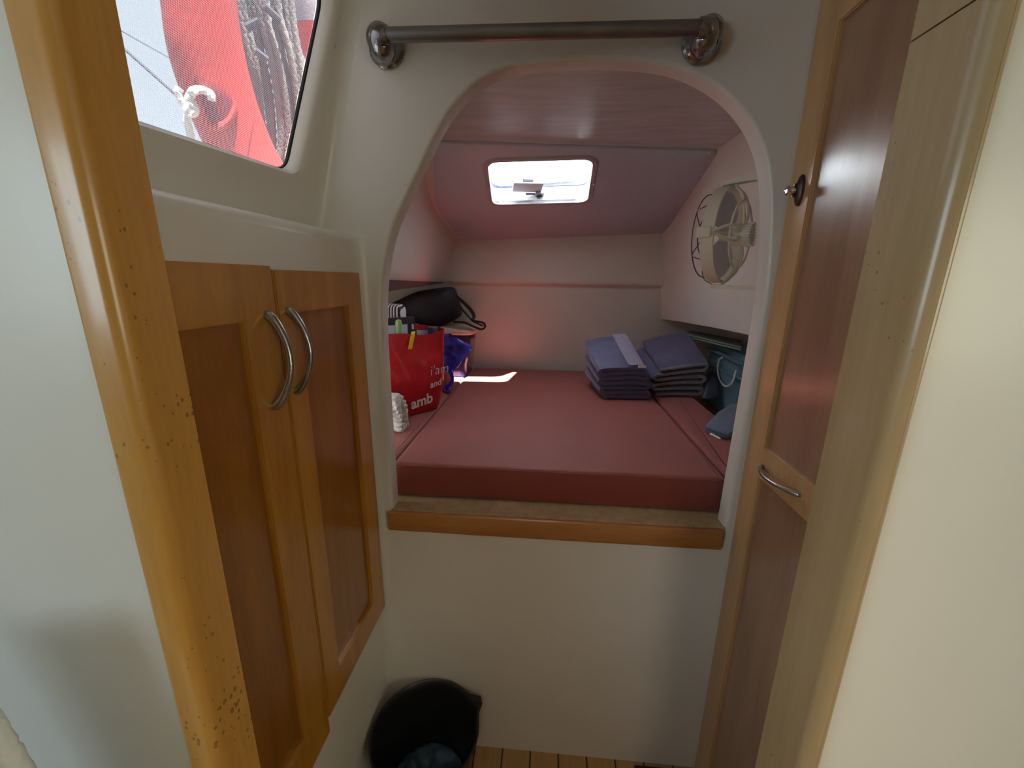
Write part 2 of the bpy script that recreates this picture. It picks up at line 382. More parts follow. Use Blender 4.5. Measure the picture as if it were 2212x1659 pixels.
# left liner: lower wall, rounded ledge, leaning upper wall with window
LX = -.457
def loftcols(prof, ys, r):
    rings = []
    for y in ys: rings.append([Vector((x, y, z)) for x, z in prof])
    for k in range(1, 7):
        a = k/6*PI/2; rings.append([Vector((x+r*(1-math.cos(a)), 1-r+r*math.sin(a), z)) for x, z in prof])
    return rings
prof = [(LX, 0), (LX, .6), (LX, 1.2), (LX, 1.562)]
for k in range(1, 7):
    a = k/6*PI/2; prof.append((LX-.024*(1-math.cos(a)), 1.562+.024*math.sin(a)))
prof += [(-.53, 1.59), (-.575, 1.60), (-.70, 1.60)]
bm = bmesh.new(); loft(bm, loftcols(prof, [.33, .5, .7, .9, .965], .035), closed=False)
struct(fin('wall_left', bm, GEL))
# leaning upper wall
XS = lambda z: -.526+.27*(z-1.70)
XW = lambda z: XS(z)-.035
nW = Vector((1, 0, -.27)).normalized(); pW = Vector((XW(1.7), 0, 1.7))
c_bl0 = atp(285, 262, pW, nW); c_br = atp(613, 369, pW, nW); c_r0 = atp(606, 352, pW, nW); c_r1 = atp(686, 14, pW, nW)
sl_b = (c_br.z-c_bl0.z)/(c_br.y-c_bl0.y)
c_bl = Vector((0, .36, c_bl0.z-sl_b*(c_bl0.y-.36)))
zt = c_r1.z+.035; sl_r = (c_r1.y-c_r0.y)/(c_r1.z-c_r0.z)
c_tr = Vector((0, c_r1.y+sl_r*.035, zt)); c_tl = Vector((0, .36, zt-.01))
wq = [(c_bl.y, c_bl.z), (c_br.y, c_br.z), (c_tr.y, c_tr.z), (c_tl.y, c_tl.z)]
WO = [(p[0], p[1]) for p in rquad([Vector(p) for p in wq], [.05, .03, .05, .05], 8)]
# subdivide straight sides a little
def dens(loop, mx):
    out = []
    for i in range(len(loop)):
        a = Vector(loop[i]); b = Vector(loop[(i+1) % len(loop)]); n = max(1, int((b-a).length/mx))
        for k in range(n): out.append(tuple(a.lerp(b, k/n)))
    return out
WO = dens(WO, .04)
bm = bmesh.new(); rings = []
for d, dx in ((0, -.003), (.001, .010), (.004, .024), (.010, .031), (.020, .0343), (.028, .035)):
    rings.append([Vector((XW(z)+dx, y, z)) for y, z in offs(WO, d)])
loft(bm, rings)
yr = .972
plate_hole(bm, offs(WO, .028), (.325, 1.585, yr, 2.16), lambda y, z: Vector((XS(z), y, z)))
r = 1-yr; rings = [[Vector((XS(z)+r*(1-math.cos(k/6*PI/2)), yr+r*math.sin(k/6*PI/2), z)) for z in (1.585, 1.8, 2.0, 2.16)] for k in range(7)]
loft(bm, rings, closed=False)
struct(fin('trim_3', bm, GEL, ang=35))
win = struct(thing('window_1', '', '', (XW(1.85), .65, 1.85))); del win['label']; del win['category']
bm = bmesh.new(); g = offs(WO, .001)
tube(bm, [Vector((XW(z)+.002, y, z)) for y, z in g], .0042, 6, closed=True)
fin('gasket', bm, RUBBER, win)
bm = bmesh.new(); bm.faces.new([bm.verts.new(Vector((XW(z)-.004, y, z))) for y, z in WO]); fin('screen', bm, SCREEN, win)

# partition with doorway, jambs
struct(boxo('wall_right', (.25, .30, 0), (1.7, .34, 2.2), GEL))
struct(boxo('wall_partition', (-1.7, .30, 0), (-.335, .33, 2.2), GEL))
door = thing('door_1', '', '', (0, .3, 0)); del door['label']; del door['category']; struct(door)
def jamb(xr, y0, y1, xo, yw, z0, z1, material, name='jamb', r=.011):
    s = 1 if xr > 0 else -1
    pts = [(xr, y1)]
    for k in range(9):
        a = k/8*PI/2; pts.append((xr+s*(r-r*math.cos(a)), y0+r-r*math.sin(a)))
    for k in range(7):
        a = k/6*PI/2; pts.append((xo-s*(.005-.005*math.sin(a)), y0+.005-.005*math.cos(a)))
    pts += [(xo, yw), (xo, y1)]
    bm = bmesh.new(); loft(bm, [[Vector((x, y, z)) for x, y in pts] for z in (z0, (z0+z1)/2, z1)], cap0=True, cap1=True)
    return fin(name, bm, material, door, ang=50)
jamb(-.32, .285, .3335, -.354, .31, 0, 2.2, JAMBL)
zj = at(1972, 88, 'x', .24).z
jamb(.24, .288, .347, .2545, .31, 0, zj-.0006, JAMBR)
jamb(.24, .288, .347, .2545, .31, zj+.0006, 2.2, JAMBR, 'head_piece')
boxo('door_head', (-.354, .288, 2.12), (.2545, .345, 2.2), JAMBR, door)

# saloon shell behind the photographer
struct(boxo('wall_port', (-1.74, -2.4, 0), (-1.7, .34, 2.3), GEL))
struct(boxo('wall_starboard', (1.7, -2.4, 0), (1.74, 1.05, 2.3), GEL))
struct(boxo('wall_aft', (-1.74, -2.44, 0), (1.74, -2.4, 2.3), GEL))
struct(boxo('ceiling.001', (-1.74, -2.44, 2.2), (1.74, .30, 2.24), GEL))

# sill trim and berth shell
struct(boxo('trim_1', (-.4235, .984, .797), (.483, 1.002, .8525), OAKX, bev=.004))
struct(boxo('trim_2', (-1.06, 1.002, .78), (1.06, 2.5, .855), PLY))
bm = bmesh.new()  # back wall: lower, rounded step, upper slightly proud
pr_ = [(2.47, .80), (2.468, 1.2), (2.466, 1.44), (2.462, 1.452), (2.446, 1.458), (2.437, 1.466), (2.434, 1.48), (2.43, 1.74), (2.43, 2.1)]
loft(bm, [[Vector((x, y, z)) for y, z in pr_] for x in (-1.06, -.3, .4, 1.06)], closed=False)
for v in bm.verts:
    if v.co.x < -1 and v.co.z > 1.5: v.co.x = -.66
struct(fin('wall_back', bm, LINER, ang=60))
def hull(name, st, under, xo, matl):
    bm = bmesh.new(); rings = []
    s = 1 if xo > 0 else -1
    for y, pr in st:
        cm = catmull([(x, 0, z) for z, x in pr], 4); z0, x0 = pr[0]
        rg = [Vector((xo, y, z0-.006)), Vector((x0+s*.02, y, z0-.006)), Vector((x0+s*.004, y, z0-.002))]+[Vector((p.x, y, p.z)) for p in cm]
        rings.append(rg)
    cat = []
    n = len(rings[0]); cols = [catmull([rg[i] for rg in rings], 5) for i in range(n)]
    loft(bm, [[cols[i][k] for i in range(n)] for k in range(len(cols[0]))], closed=False)
    return struct(fin(name, bm, matl, ang=50))
hull('trim_4', [(1.03, [(1.485, -.665), (1.62, -.625), (1.78, -.56), (1.90, -.48), (1.98, -.40)]),
                (1.6, [(1.480, -.635), (1.62, -.60), (1.78, -.56), (1.90, -.485), (1.98, -.41)]),
                (2.04, [(1.472, -.618), (1.60, -.585), (1.74, -.555), (1.85, -.53), (1.98, -.47)]),
                (2.30, [(1.468, -.609), (1.58, -.578), (1.70, -.545), (1.80, -.52), (1.98, -.48)]),
                (2.47, [(1.465, -.600), (1.55, -.575), (1.66, -.545), (1.75, -.52), (1.98, -.48)])], 0, -1.05, LINER)
hull('trim_5', [(1.03, [(1.30, .77), (1.5, .725), (1.7, .675), (1.85, .64), (1.98, .61)]),
                (1.65, [(1.296, .75), (1.5, .705), (1.7, .66), (1.85, .625), (1.98, .597)]),
                (2.10, [(1.285, .72), (1.48, .69), (1.65, .655), (1.8, .625), (1.98, .60)]),
                (2.35, [(1.277, .70), (1.45, .675), (1.6, .65), (1.75, .628), (1.98, .60)]),
                (2.47, [(1.272, .67), (1.43, .65), (1.58, .63), (1.73, .61), (1.98, .59)])], 0, 1.05, LINER)
struct(boxo('trim_6', (-1.09, 1.03, .78), (-1.05, 2.5, 1.49), LINER))
struct(boxo('trim_7', (1.05, 1.03, .78), (1.09, 2.5, 2.1), LINER))
# brown shelf edge under the left hull shelf
a0, a1 = Vector((-.640, 1.5, 1.478)), Vector((-.604, 2.44, 1.467))
bm = bmesh.new(); loft(bm, [[a0, a0+Vector((-.02, 0, 0)), a0+Vector((-.02, 0, -.05)), a0+Vector((0, 0, -.05))], [a1, a1+Vector((-.02, 0, 0)), a1+Vector((-.02, 0, -.006)), a1+Vector((0, 0, -.006))]], cap0=True, cap1=True)
struct(fin('trim_8', bm, BROWNS))

# berth ceiling: flat painted ply + sloping slab with hatch
PA, PB, PC = Vector((-.386, 1.559, 1.95)), Vector((.59, 1.697, 1.95)), Vector((.07, 2.45, 1.717))
U3 = (PB-PA).normalized(); N3 = U3.cross(PC-PA).normalized()
if N3.z < 0: N3 = -N3
V3 = N3.cross(U3).normalized()      # towards +Y, down
if V3.y < 0: V3 = -V3
def P3(u, v, h=0): return PA+U3*u+V3*v+N3*h
def UV(x, y):
    p = atp(x, y, PA, N3)-PA; return (p.dot(U3), p.dot(V3))
bm = bmesh.new()
loft(bm, [[Vector((-.52, 1.03, 1.95)), Vector((1.09, 1.03, 1.95)), P3(1.5, -.006, 0), P3(-.22, -.006, 0)], [Vector((-.52, 1.03, 1.99)), Vector((1.09, 1.03, 1.99)), P3(1.5, -.006, .04), P3(-.22, -.006, .04)]], cap0=True, cap1=True)
struct(fin('ceiling.002', bm, CEILW))
hq = [UV(1053, 345), UV(1282, 338), UV(1269, 431), UV(1064, 437)]
HOL = [(p[0], p[1]) for p in rquad([Vector(q) for q in hq], .045, 8)]
HOL = dens(HOL, .03)
bm = bmesh.new()
plate_hole(bm, HOL, (-.25, 0, 1.7, 1.02), lambda u, v: P3(u, v, .004)); plate_hole(bm, HOL, (-.25, 0, 1.7, 1.02), lambda u, v: P3(u, v, .03))
struct(fin('ceiling.003', bm, LINER))
pan = [UV(*q) for q in ((890, 309), (925, 309), (935, 340), (942, 440), (950, 458), (984, 503), (998, 513), (1020, 517), (1200, 516), (1425, 510), (1441, 504), (1456, 490), (1475, 465), (1549, 332), (1546, 325), (1530, 321))]
pan[-1] = (pan[-1][0], .006); pan[0] = (-.2, .006); pan = [(-.03, .006)]+pan[2:]
bm = bmesh.new()
# headliner panel: outline ring to hole, matched by angle
hc = Vector((sum(p[0] for p in HOL)/len(HOL), sum(p[1] for p in HOL)/len(HOL)))
def rayhit(poly, d):
    best = None
    for i in range(len(poly)):
        a = Vector(poly[i]); b = Vector(poly[(i+1) % len(poly)]); e = b-a
        den = d.x*e.y-d.y*e.x
        if abs(den) < 1e-12: continue
        t = ((a.x-hc.x)*e.y-(a.y-hc.y)*e.x)/den; s = ((a.x-hc.x)*d.y-(a.y-hc.y)*d.x)/den
        if t > 0 and -1e-6 <= s <= 1+1e-6 and (best is None or t > best): best = t
    return hc+d*best
angs = sorted(set([round(math.atan2(p[1]-hc.y, p[0]-hc.x), 5) for p in HOL+pan]))
ho = [rayhit(HOL, Vector((math.cos(a), math.sin(a)))) for a in angs]; po = [rayhit(pan, Vector((math.cos(a), math.sin(a)))) for a in angs]
def shr(p, k): d = (p-hc); return hc+d*(1-k/d.length)
loft(bm, [[P3(p.x, p.y, .003) for p in ho], [P3(p.x, p.y, -.006) for p in ho], [P3(*shr(p, .006), -.006) for p in po], [P3(*shr(p, .002), -.004) for p in po], [P3(p.x, p.y, .003) for p in po]])
struct(fin('ceiling.004', bm, HEAD, ang=50))

# ================================================================ HATCH
hatch = thing('deck_hatch', 'bright open rounded rectangular deck hatch in sloping grey headliner above berth', 'hatch', P3(hc.x, hc.y, 0))
bm = bmesh.new()
loft(bm, [[P3(x, y, h) for x, y in offs(HOL, d)] for d, h in ((0, .005), (0, -.012), (.004, -.0135), (.018, -.0125), (.022, -.006))])
fin('frame', bm, mat('hatch_flange', (.42, .37, .38), .35), hatch)
bm = bmesh.new()
loft(bm, [[P3(x, y, h) for x, y in offs(HOL, d)] for d, h in ((0, .003), (0, .028), (.004, .030), (.004, .066), (.014, .068), (.014, .003))])
fin('coaming', bm, WCOAM, hatch, ang=50)
# lid hinged along its far edge, propped open
vs_ = [q[1] for q in HOL]; vmax, vmin = max(vs_), min(vs_); HG = P3(hc.x, vmax+.01, .072)
LID = math.radians(23)
def L3(x, y, h):    # lid local -> world
    p = P3(x, y, .072+h)-HG; a = p.dot(V3); b = p.dot(N3); c = p.dot(U3)
    return HG+U3*c+V3*(a*math.cos(LID)+b*math.sin(LID))+N3*(-a*math.sin(LID)+b*math.cos(LID))
LO = offs(HOL, .012)
bm = bmesh.new(); loft(bm, [[L3(x, y, .0) for x, y in offs(HOL, .004)], [L3(x, y, .008) for x, y in offs(HOL, .004)]], cap0=True, cap1=True)
lid = fin('lid_pane', bm, MILK, hatch)
bm = bmesh.new(); loft(bm, [[L3(x, y, h) for x, y in offs(HOL, d)] for d, h in ((.001, -.002), (.001, .012), (.013, .012), (.013, -.002), (.001, -.002))])
fin('lid_frame', bm, mat('hatch_lid_frame', (.25, .28, .36), .4), hatch)
bm = bmesh.new(); loft(bm, [[P3(x, y, h) for x, y in offs(HOL, d)] for d, h in ((.003, .068), (.003, .073), (.008, .073), (.008, .068), (.003, .068))])
fin('gasket', bm, mat('hatch_gasket', (.09, .11, .18), .6), hatch)
uc = hc.x+.01
def pbox(name, u0, u1, v0, v1, h0, h1, material, par, fn=P3, bev=.002):
    bm = bmesh.new(); q = [(u0, v0), (u1, v0), (u1, v1), (u0, v1)]
    loft(bm, [[fn(u, v, h0) for u, v in q], [fn(u, v, h1) for u, v in q]], cap0=True, cap1=True)
    bmesh.ops.bevel(bm, geom=list(bm.edges), offset=bev, segments=2, affect='EDGES'); return fin(name, bm, material, par)
vent = pbox('vent_box', uc-.115, uc+.015, vmax-.115, vmax-.035, .03, .052, mat('white_device_casing', (.75, .8, .85), .4), hatch)
pbox('display', uc-.075, uc-.03, vmax-.1175, vmax-.114, .036, .047, DGREY, hatch, bev=.001)
pbox('latch', uc-.012, uc+.028, vmax-.05, vmax-.002, .020, .034, STEEL, hatch)
pbox('latch_bar', uc-.055, uc+.01, vmax-.03, vmax-.018, .026, .032, mat('violet_bar', (.12, .10, .2), .4), hatch)
pbox('handle', uc-.004, uc+.02, vmax-.028, vmax-.002, .010, .028, CHROME, hatch)
for (sx, sy) in ((1051, 397), (1283, 391), (1155, 438), (1163, 438)):
    u, v = UV(sx, sy); bm = bmesh.new(); lathe(bm, [(0, -.017), (.003, -.0165), (.005, -.014), (.005, -.010)], Matrix.Translation(P3(u, v, 0)) @ Matrix((U3, V3, N3)).transposed().to_4x4(), 12)
    fin('screw', bm, mat('screw_steel', (.8, .75, .7), .2, metal=1), hatch)
for (sx, sy) in ((957, 450), (1537, 322), (1460, 443)):
    u, v = UV(sx, sy); bm = bmesh.new(); lathe(bm, [(0, -.010), (.004, -.0095), (.007, -.006)], Matrix.Translation(P3(u, max(v, .015), 0)) @ Matrix((U3, V3, N3)).transposed().to_4x4(), 12)
    tag(fin('panel_button', bm, HEAD), {957: 'small vinyl button at lower left corner of sloping headliner', 1537: 'small vinyl button at upper right corner of sloping headliner', 1460: 'small vinyl button low on right edge of sloping headliner'}[sx], 'button', 'headliner fixing buttons')

# ================================================================ BERTH CUSHIONS
def cushion(name, poly, z0, z1, label, r=.014):
    bm = bmesh.new(); q = [Vector((x, y, 0)) for x, y in poly]
    base = rquad(q, .02, 4); n = len(base); c = sum(base, Vector())/n
    def ins(d):
        o = offs([(p.x, p.y) for p in base], -d); return o
    rings = []
    for d, z in ((r, z0), (r*.3, z0+r*.4), (0, z0+r), (0, z1-r), (r*.1, z1-r*.6), (r*.3, z1-r*.28), (r*.6, z1-r*.07), (r, z1), (.0165, z1)):
        rings.append([Vector((x, y, z)) for x, y in ins(d)])
    loft(bm, rings, cap0=True, cap1=True)
    o = fin(name, bm, VINYL, ang=60)
    bm = bmesh.new()
    tube(bm, [Vector((x, y, z1-r*.45)) for x, y in ins(r*.15)], .0022, 6, closed=True)
    o2 = bpy.data.objects.new('x', None); bpy.data.objects.remove(o2)
    p = fin('piping', bm, VINYL); p.parent = o
    return tag(o, label, 'cushion')
cushion('berth_cushion', [(-.432, 1.068), (.508, 1.068), (.512, 2.425), (-.432, 2.425)], .856, .962, 'wide maroon vinyl berth mattress filling the arched opening')
cushion('berth_cushion', [(-.99, 1.12), (-.439, 1.07), (-.439, 2.425), (-.99, 2.425)], .856, .960, 'narrow maroon side cushion under the red bag and blue tub')
cushion('berth_cushion', [(.518, 1.07), (.70, 1.09), (.705, 2.425), (.521, 2.425)], .856, .960, 'narrow maroon side cushion right of the big mattress, under the folded quilts')

# ================================================================ LEFT CUPBOARD
def frame_door(name, y0, y1, z0, z1, py0, py1, pz0, pz1, xf, t, s, fm, pm, parent, hm=None):
    """door in a plane x=const; s=+1 faces +x, -1 faces -x"""
    bm = bmesh.new()
    xb = xf-s*t
    outer = [(y0, z0), (y1, z0), (y1, z1), (y0, z1)]
    holes = [(py0[i], pz0[i], py1[i], pz1[i]) for i in range(len(pz0))] if isinstance(pz0, (list, tuple)) else [(py0, pz0, py1, pz1)]
    ys = sorted({y0, y1} | {h[0] for h in holes} | {h[2] for h in holes}); zs = sorted({z0, z1} | {h[1] for h in holes} | {h[3] for h in holes})
    def solid(i, k):
        cy, cz = (ys[i]+ys[i+1])/2, (zs[k]+zs[k+1])/2
        return not any(h[0] < cy < h[2] and h[1] < cz < h[3] for h in holes)
    V = {}
    def vt(y, z, x):
        key = (round(y, 5), round(z, 5), round(x, 5))
        if key not in V: V[key] = bm.verts.new((x, y, z))
        return V[key]
    for i in range(len(ys)-1):
        for k in range(len(zs)-1):
            if solid(i, k):
                a = [(ys[i], zs[k]), (ys[i+1], zs[k]), (ys[i+1], zs[k+1]), (ys[i], zs[k+1])]
                bm.faces.new([vt(*p, xf) for p in a]); bm.faces.new([vt(*p, xb) for p in a][::-1])
                for (di, dk, p, q) in ((0, -1, a[0], a[1]), (1, 0, a[1], a[2]), (0, 1, a[2], a[3]), (-1, 0, a[3], a[0])):
                    ii, kk = i+di, k+dk
                    if not (0 <= ii < len(ys)-1 and 0 <= kk < len(zs)-1 and solid(ii, kk)):
                        bm.faces.new([vt(*p, xf), vt(*q, xf), vt(*q, xb), vt(*p, xb)])
    bmesh.ops.recalc_face_normals(bm, faces=bm.faces)
    ed = [e for e in bm.edges if e.calc_face_angle(0) > 1 and any(abs(v.co.x-xf) < 1e-5 for v in e.verts) and all(abs(v.co.x-xf) < 1e-5 for v in e.verts)]
    bmesh.ops.bevel(bm, geom=ed, offset=.0025, segments=2, affect='EDGES')
    d = fin(name, bm, fm, parent)
    bm = bmesh.new()
    for h in holes: box(bm, (min(xb, xf-s*.008), h[0]-.001, h[1]-.001), (max(xb, xf-s*.008), h[2]+.001, h[3]+.001))
    p = fin('panel', bm, pm); p.parent = d
    return d
def bow(name, a, b, out, bulge, r0, r1, material, par, root):
    a, b, out = Vector(a), Vector(b), Vector(out); pts = []; rad = []
    N_ = 24
    for i in range(N_+1):
        t = i/N_; h = math.sin(PI*t)**.75
        pts.append(a.lerp(b, t)+out*(bulge*h+.004)); rad.append(r1+(r0-r1)*abs(2*t-1)**2)
    pts = [a-out*.003]+pts+[b-out*.003]; rad = [r0]+rad+[r0]
    bm = bmesh.new(); tube(bm, pts, rad, 12); o = fin(name, bm, material); o.parent = par; return o
DX = -.438
cab = thing('cupboard', 'orange varnished two-door cupboard with curved steel pulls on left wall', 'cupboard', (LX, .65, .53))
boxo('body', (LX+.0005, .345, .575), (LX+.006, .953, 1.490), PANEL, cab)
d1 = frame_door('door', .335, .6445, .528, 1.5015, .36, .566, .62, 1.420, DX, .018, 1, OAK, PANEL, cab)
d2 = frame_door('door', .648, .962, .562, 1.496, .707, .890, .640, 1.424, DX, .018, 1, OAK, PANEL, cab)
bow('handle', (DX, .618, 1.425), (DX, .606, 1.281), (1, 0, 0), .030, .0080, .0052, STEEL, d1, cab)
bow('handle', (DX, .672, 1.428), (DX, .668, 1.290), (1, 0, 0), .030, .0074, .0047, STEEL, d2, cab)

# ================================================================ RIGHT LOCKER
RX = .511
lock = thing('tall_locker', 'tall narrow wooden locker with two dark panels beside the arched bulkhead', 'locker', (RX, .7, 0))
boxo('body', (RX+.02, .40, .02), (RX+.5, .996, 2.13), PANELR, lock)
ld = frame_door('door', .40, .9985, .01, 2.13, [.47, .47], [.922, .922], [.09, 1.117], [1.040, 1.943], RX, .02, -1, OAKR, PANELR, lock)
bow('handle', (RX, .913, 1.074), (RX, .775, 1.080), (-1, 0, 0), .024, .0052, .0042, STEEL, ld, lock)
bm = bmesh.new(); kp = Vector((RX, .953, 1.668))
Mk = ZM((-1, 0, 0), kp)
# oval dark backplate and bright button
pl = []
for rr_, h in ((1.0, 0), (1.0, .004), (.86, .007), (.45, .010), (.42, .016)):
    pl.append([Mk @ Vector((.012*rr_*math.cos(2*PI*k/24), .030*rr_*math.sin(2*PI*k/24), h)) for k in range(24)])
loft(bm, pl, cap0=True, cap1=True)
kn = fin('latch_plate', bm, mat('dark_bronze_plate', (.10, .07, .07), .35, metal=.8)); kn.parent = ld
bm = bmesh.new(); lathe(bm, [(.007, .012), (.0085, .016), (.0105, .024), (.010, .028), (.006, .030), (.005, .0285), (0, .028)], Mk, 24)
kb = fin('push_button', bm, mat('bright_chrome', (.9, .92, .95), .12, metal=1)); kb.parent = ld

# ================================================================ GRAB RAIL
YB = .945
ra, rb = at(835, 76, 'y', YB), at(1512, 60, 'y', YB)
rail = thing('grab_rail', 'tarnished steel grab rail fixed above the arched opening', 'rail', (ra+rb)/2)
bm = bmesh.new(); tube(bm, [ra, ra.lerp(rb, .5), rb], .0135, 20); fin('bar', bm, DKSTEEL, rail)
for e, (fx, fy), s in ((ra, (838, 108), -1), (rb, (1513, 97), 1)):
    fc = at(fx, fy, 'y', 1.0); bm = bmesh.new()
    lathe(bm, [(0, -.0), (.036, 0), (.0385, .003), (.0385, .008), (.035, .011), (.033, .014), (.031, .022), (.026, .031), (.017, .038), (0, .041)], ZM((0, -1, 0), fc), 32)
    pts = catmull([fc+Vector((0, -.008, 0)), fc+Vector((s*.006, -.026, .008)), e+Vector((s*.016, .020, -.014)), e+Vector((s*.014, .004, -.003)), e+Vector((-s*.004, 0, 0))], 6)
    n_ = len(pts); rad = [.031-(.031-.0172)*min(1, (i/(n_-1))**1.3) for i in range(n_)]
    tube(bm, pts, rad, 20)
    fin('bracket', bm, CHROME, rail, ang=35)

# ================================================================ BUCKET
bk = thing('bucket', 'black plastic bucket with pouring lip standing in corner below the cupboard', 'bucket', (-.297, .842, 0))
bc = Vector((-.297, .842, 0)); H_ = .275
bm = bmesh.new()
def brad(a, r, lip): 
    d = math.atan2(math.sin(a-math.radians(35)), math.cos(a-math.radians(35)))
    return r+lip*math.exp(-(d/.16)**2)
rings = []
for r, z, lip in ((.0, .0, 0), (.098, 0, 0), (.102, .006, 0), (.138, .235, .0), (.140, .25, .012), (.142, .262, .022), (.148, .268, .026), (.149, .275, .028), (.145, .278, .027), (.139, .272, .022), (.136, .25, .01), (.134, .23, 0), (.104, .05, 0), (.101, .048, 0), (.099, .012, 0), (0, .012, 0)):
    rings.append([bc+Vector((max(brad(a, r, lip), 1e-4)*math.cos(a), max(brad(a, r, lip), 1e-4)*math.sin(a), z)) for a in [2*PI*k/48 for k in range(48)]])
loft(bm, rings); fin('tub', bm, BLACKP, bk)
bm = bmesh.new()
rings = []
for i in range(14):
    r = .103*(i/13); rings.append([bc+Vector((r*math.cos(2*PI*k/40), r*math.sin(2*PI*k/40), 0.075+.035*noise.noise(Vector((r*math.cos(2*PI*k/40)*26, r*math.sin(2*PI*k/40)*26, 3)))*(1-(i/13)**6)+.012*noise.noise(Vector((r*math.cos(2*PI*k/40)*60, r*math.sin(2*PI*k/40)*60, 9))))) for k in range(40)])
loft(bm, rings); cl = [[Vector((p.x, p.y, .015)) for p in rings[-1]], rings[-1]]; loft(bm, cl, cap0=True)
tag(fin('cleaning_cloth', bm, CBLUE, ang=80), 'crumpled dark blue wet cloth lying inside the black bucket', 'cloth')
p = at(1400, 1652, 'z', .004)
tag(boxo('floor_strip', (p.x-.045, .955, .0), (p.x+.045, .985, .010), mat('dark_brown_strip', (.03, .015, .012), .6), bev=.003), 'small dark flat strip on slatted floor at foot of white bulkhead', 'strip')

# ================================================================ FAN
FC = Vector((.4747, 1.22, 1.606)); FR = .123
fan = thing('cabin_fan', 'ivory gimbal fan with ring and wire guard on right wall inside the berth', 'fan', FC)
def circ(c, r, x, n=40, a0=0, a1=2*PI, rz=None): return [Vector((c.x+x, c.y+r*math.cos(a0+(a1-a0)*k/n), c.z+(rz or r)*math.sin(a0+(a1-a0)*k/n))) for k in range(n)]
bm = bmesh.new(); loft(bm, [circ(FC, FR, -.016), circ(FC, FR, .016), circ(FC, FR-.006, .016), circ(FC, FR-.006, -.016), circ(FC, FR, -.016)]); fin('ring', bm, FANW, fan, ang=50)
bm = bmesh.new()
for s in (1, -1):
    pts = catmull([FC+Vector((-.012, 0, s*(FR+.009))), FC+Vector((.06, 0, s*(FR+.012))), FC+Vector((.13, 0, s*(FR+.006))), FC+Vector((.19, 0, s*(FR-.03))), FC+Vector((.225, 0, s*.04)), FC+Vector((.228, 0, 0))], 5)
    w_ = .014; rings = []
    for i, q in enumerate(pts):
        t = (pts[min(i+1, len(pts)-1)]-pts[max(i-1, 0)]).normalized(); nn = Vector((-t.z, 0, t.x))*.0055; yy = Vector((0, w_, 0))
        rings.append([q+nn+yy, q+nn-yy, q-nn-yy, q-nn+yy])
    loft(bm, rings, cap0=True, cap1=True)
box(bm, FC+Vector((.215, -.03, -.04)), FC+Vector((.236, .03, .04)), .006)
fin('bracket', bm, FANW, fan, ang=30)
bm = bmesh.new(); box(bm, FC+Vector((.225, -.012, -.012)), FC+Vector((.262, .012, .012)), .003)
fin('mount', bm, FANW, fan)
bm = bmesh.new(); Mx = ZM((1, 0, 0), FC)
lathe(bm, [(0, -.01), (.012, -.01), (.014, .0), (.014, .018), (.024, .022), (.028, .032), (.030, .062), (.027, .069), (0, .071)], Mx, 28)
for k in range(26):
    a = 2*PI*k/26; c = FC+Vector((.066, .029*math.cos(a), .029*math.sin(a))); box(bm, c-Vector((.007, .0013, .0013)), c+Vector((.007, .0013, .0013)))
fin('motor', bm, FANW, fan, ang=30)
for s in (1, -1):
    bm = bmesh.new(); rings = []
    for i in range(13):
        t = i/12; rad = .012+.098*t; wdt = .010+.075*math.sin(PI*min(1, t*.93+.05))**.7; tw = s*.0
        row = []
        for j in range(9):
            q = (j/8-.5)*wdt; row.append(FC+Vector((-.002+q*.42, q*1.0*1, s*rad)))
        rings.append(row)
    loft(bm, rings, closed=False); bmesh.ops.solidify(bm, geom=list(bm.faces), thickness=.0015); fin('blade', bm, FANB, fan)
bm = bmesh.new()
tube(bm, circ(FC, .108, -.042, 48), .0016, 6, closed=True); tube(bm, circ(FC, .050, -.050, 32), .0016, 6, closed=True)
for k in range(6):
    a = PI/2+2*PI*k/6; d = Vector((0, math.cos(a), math.sin(a))); tube(bm, catmull([FC+d*.013+Vector((-.054, 0, 0)), FC+d*.05+Vector((-.050, 0, 0)), FC+d*.108+Vector((-.042, 0, 0)), FC+d*.128+Vector((-.014, 0, 0))], 4), .0014, 6)
lathe(bm, [(0, .064), (.006, .062), (.015, .055), (.016, .05), (0, .05)], ZM((-1, 0, 0), FC), 20)
fin('guard', bm, WIRE, fan)
bm = bmesh.new()
for a in (PI/2, -PI/2, 0, PI):
    d = Vector((0, math.cos(a), math.sin(a))); e = Vector((0, -math.sin(a), math.cos(a)))
    for s in (1, -1): tube(bm, catmull([FC+d*.02+Vector((.045, 0, 0)), FC+d*.05+e*.018*s+Vector((.048, 0, 0)), FC+d*.095+e*.016*s+Vector((.038, 0, 0)), FC+d*.126+Vector((.012, 0, 0))], 5), .0035, 8)
tube(bm, circ(FC, .085, .042, 40), .003, 6, closed=True)
fin('rear_cage', bm, FANW, fan)
boxo('pivot', FC+Vector((-.024, -FR-.010, -.013)), FC+Vector((.012, -FR+.012, .013)), FANW, fan, .003); boxo('pivot', FC+Vector((-.024, FR-.012, -.013)), FC+Vector((.012, FR+.010, .013)), FANW, fan, .003)
bm = bmesh.new(); tube(bm, [FC+Vector((0, -FR, 0)), FC+Vector((.03, -.02, 0)), FC+Vector((.03, .02, 0)), FC+Vector((0, FR, 0))], .005, 8)
fin('spoke', bm, FANW, fan)
fan.rotation_euler = (0, 0, math.radians(-40))
hk = at(867, 497, 'x', -.625)
bm = bmesh.new(); tube(bm, [hk+Vector((.004, .0, -.03)), hk+Vector((.016, 0, -.02)), hk+Vector((.018, 0, .01)), hk+Vector((.002, 0, .035))], .004, 8)
tag(fin('coat_hook', bm, FANW), 'small pale hook on left berth wall beside the arch edge', 'hook')

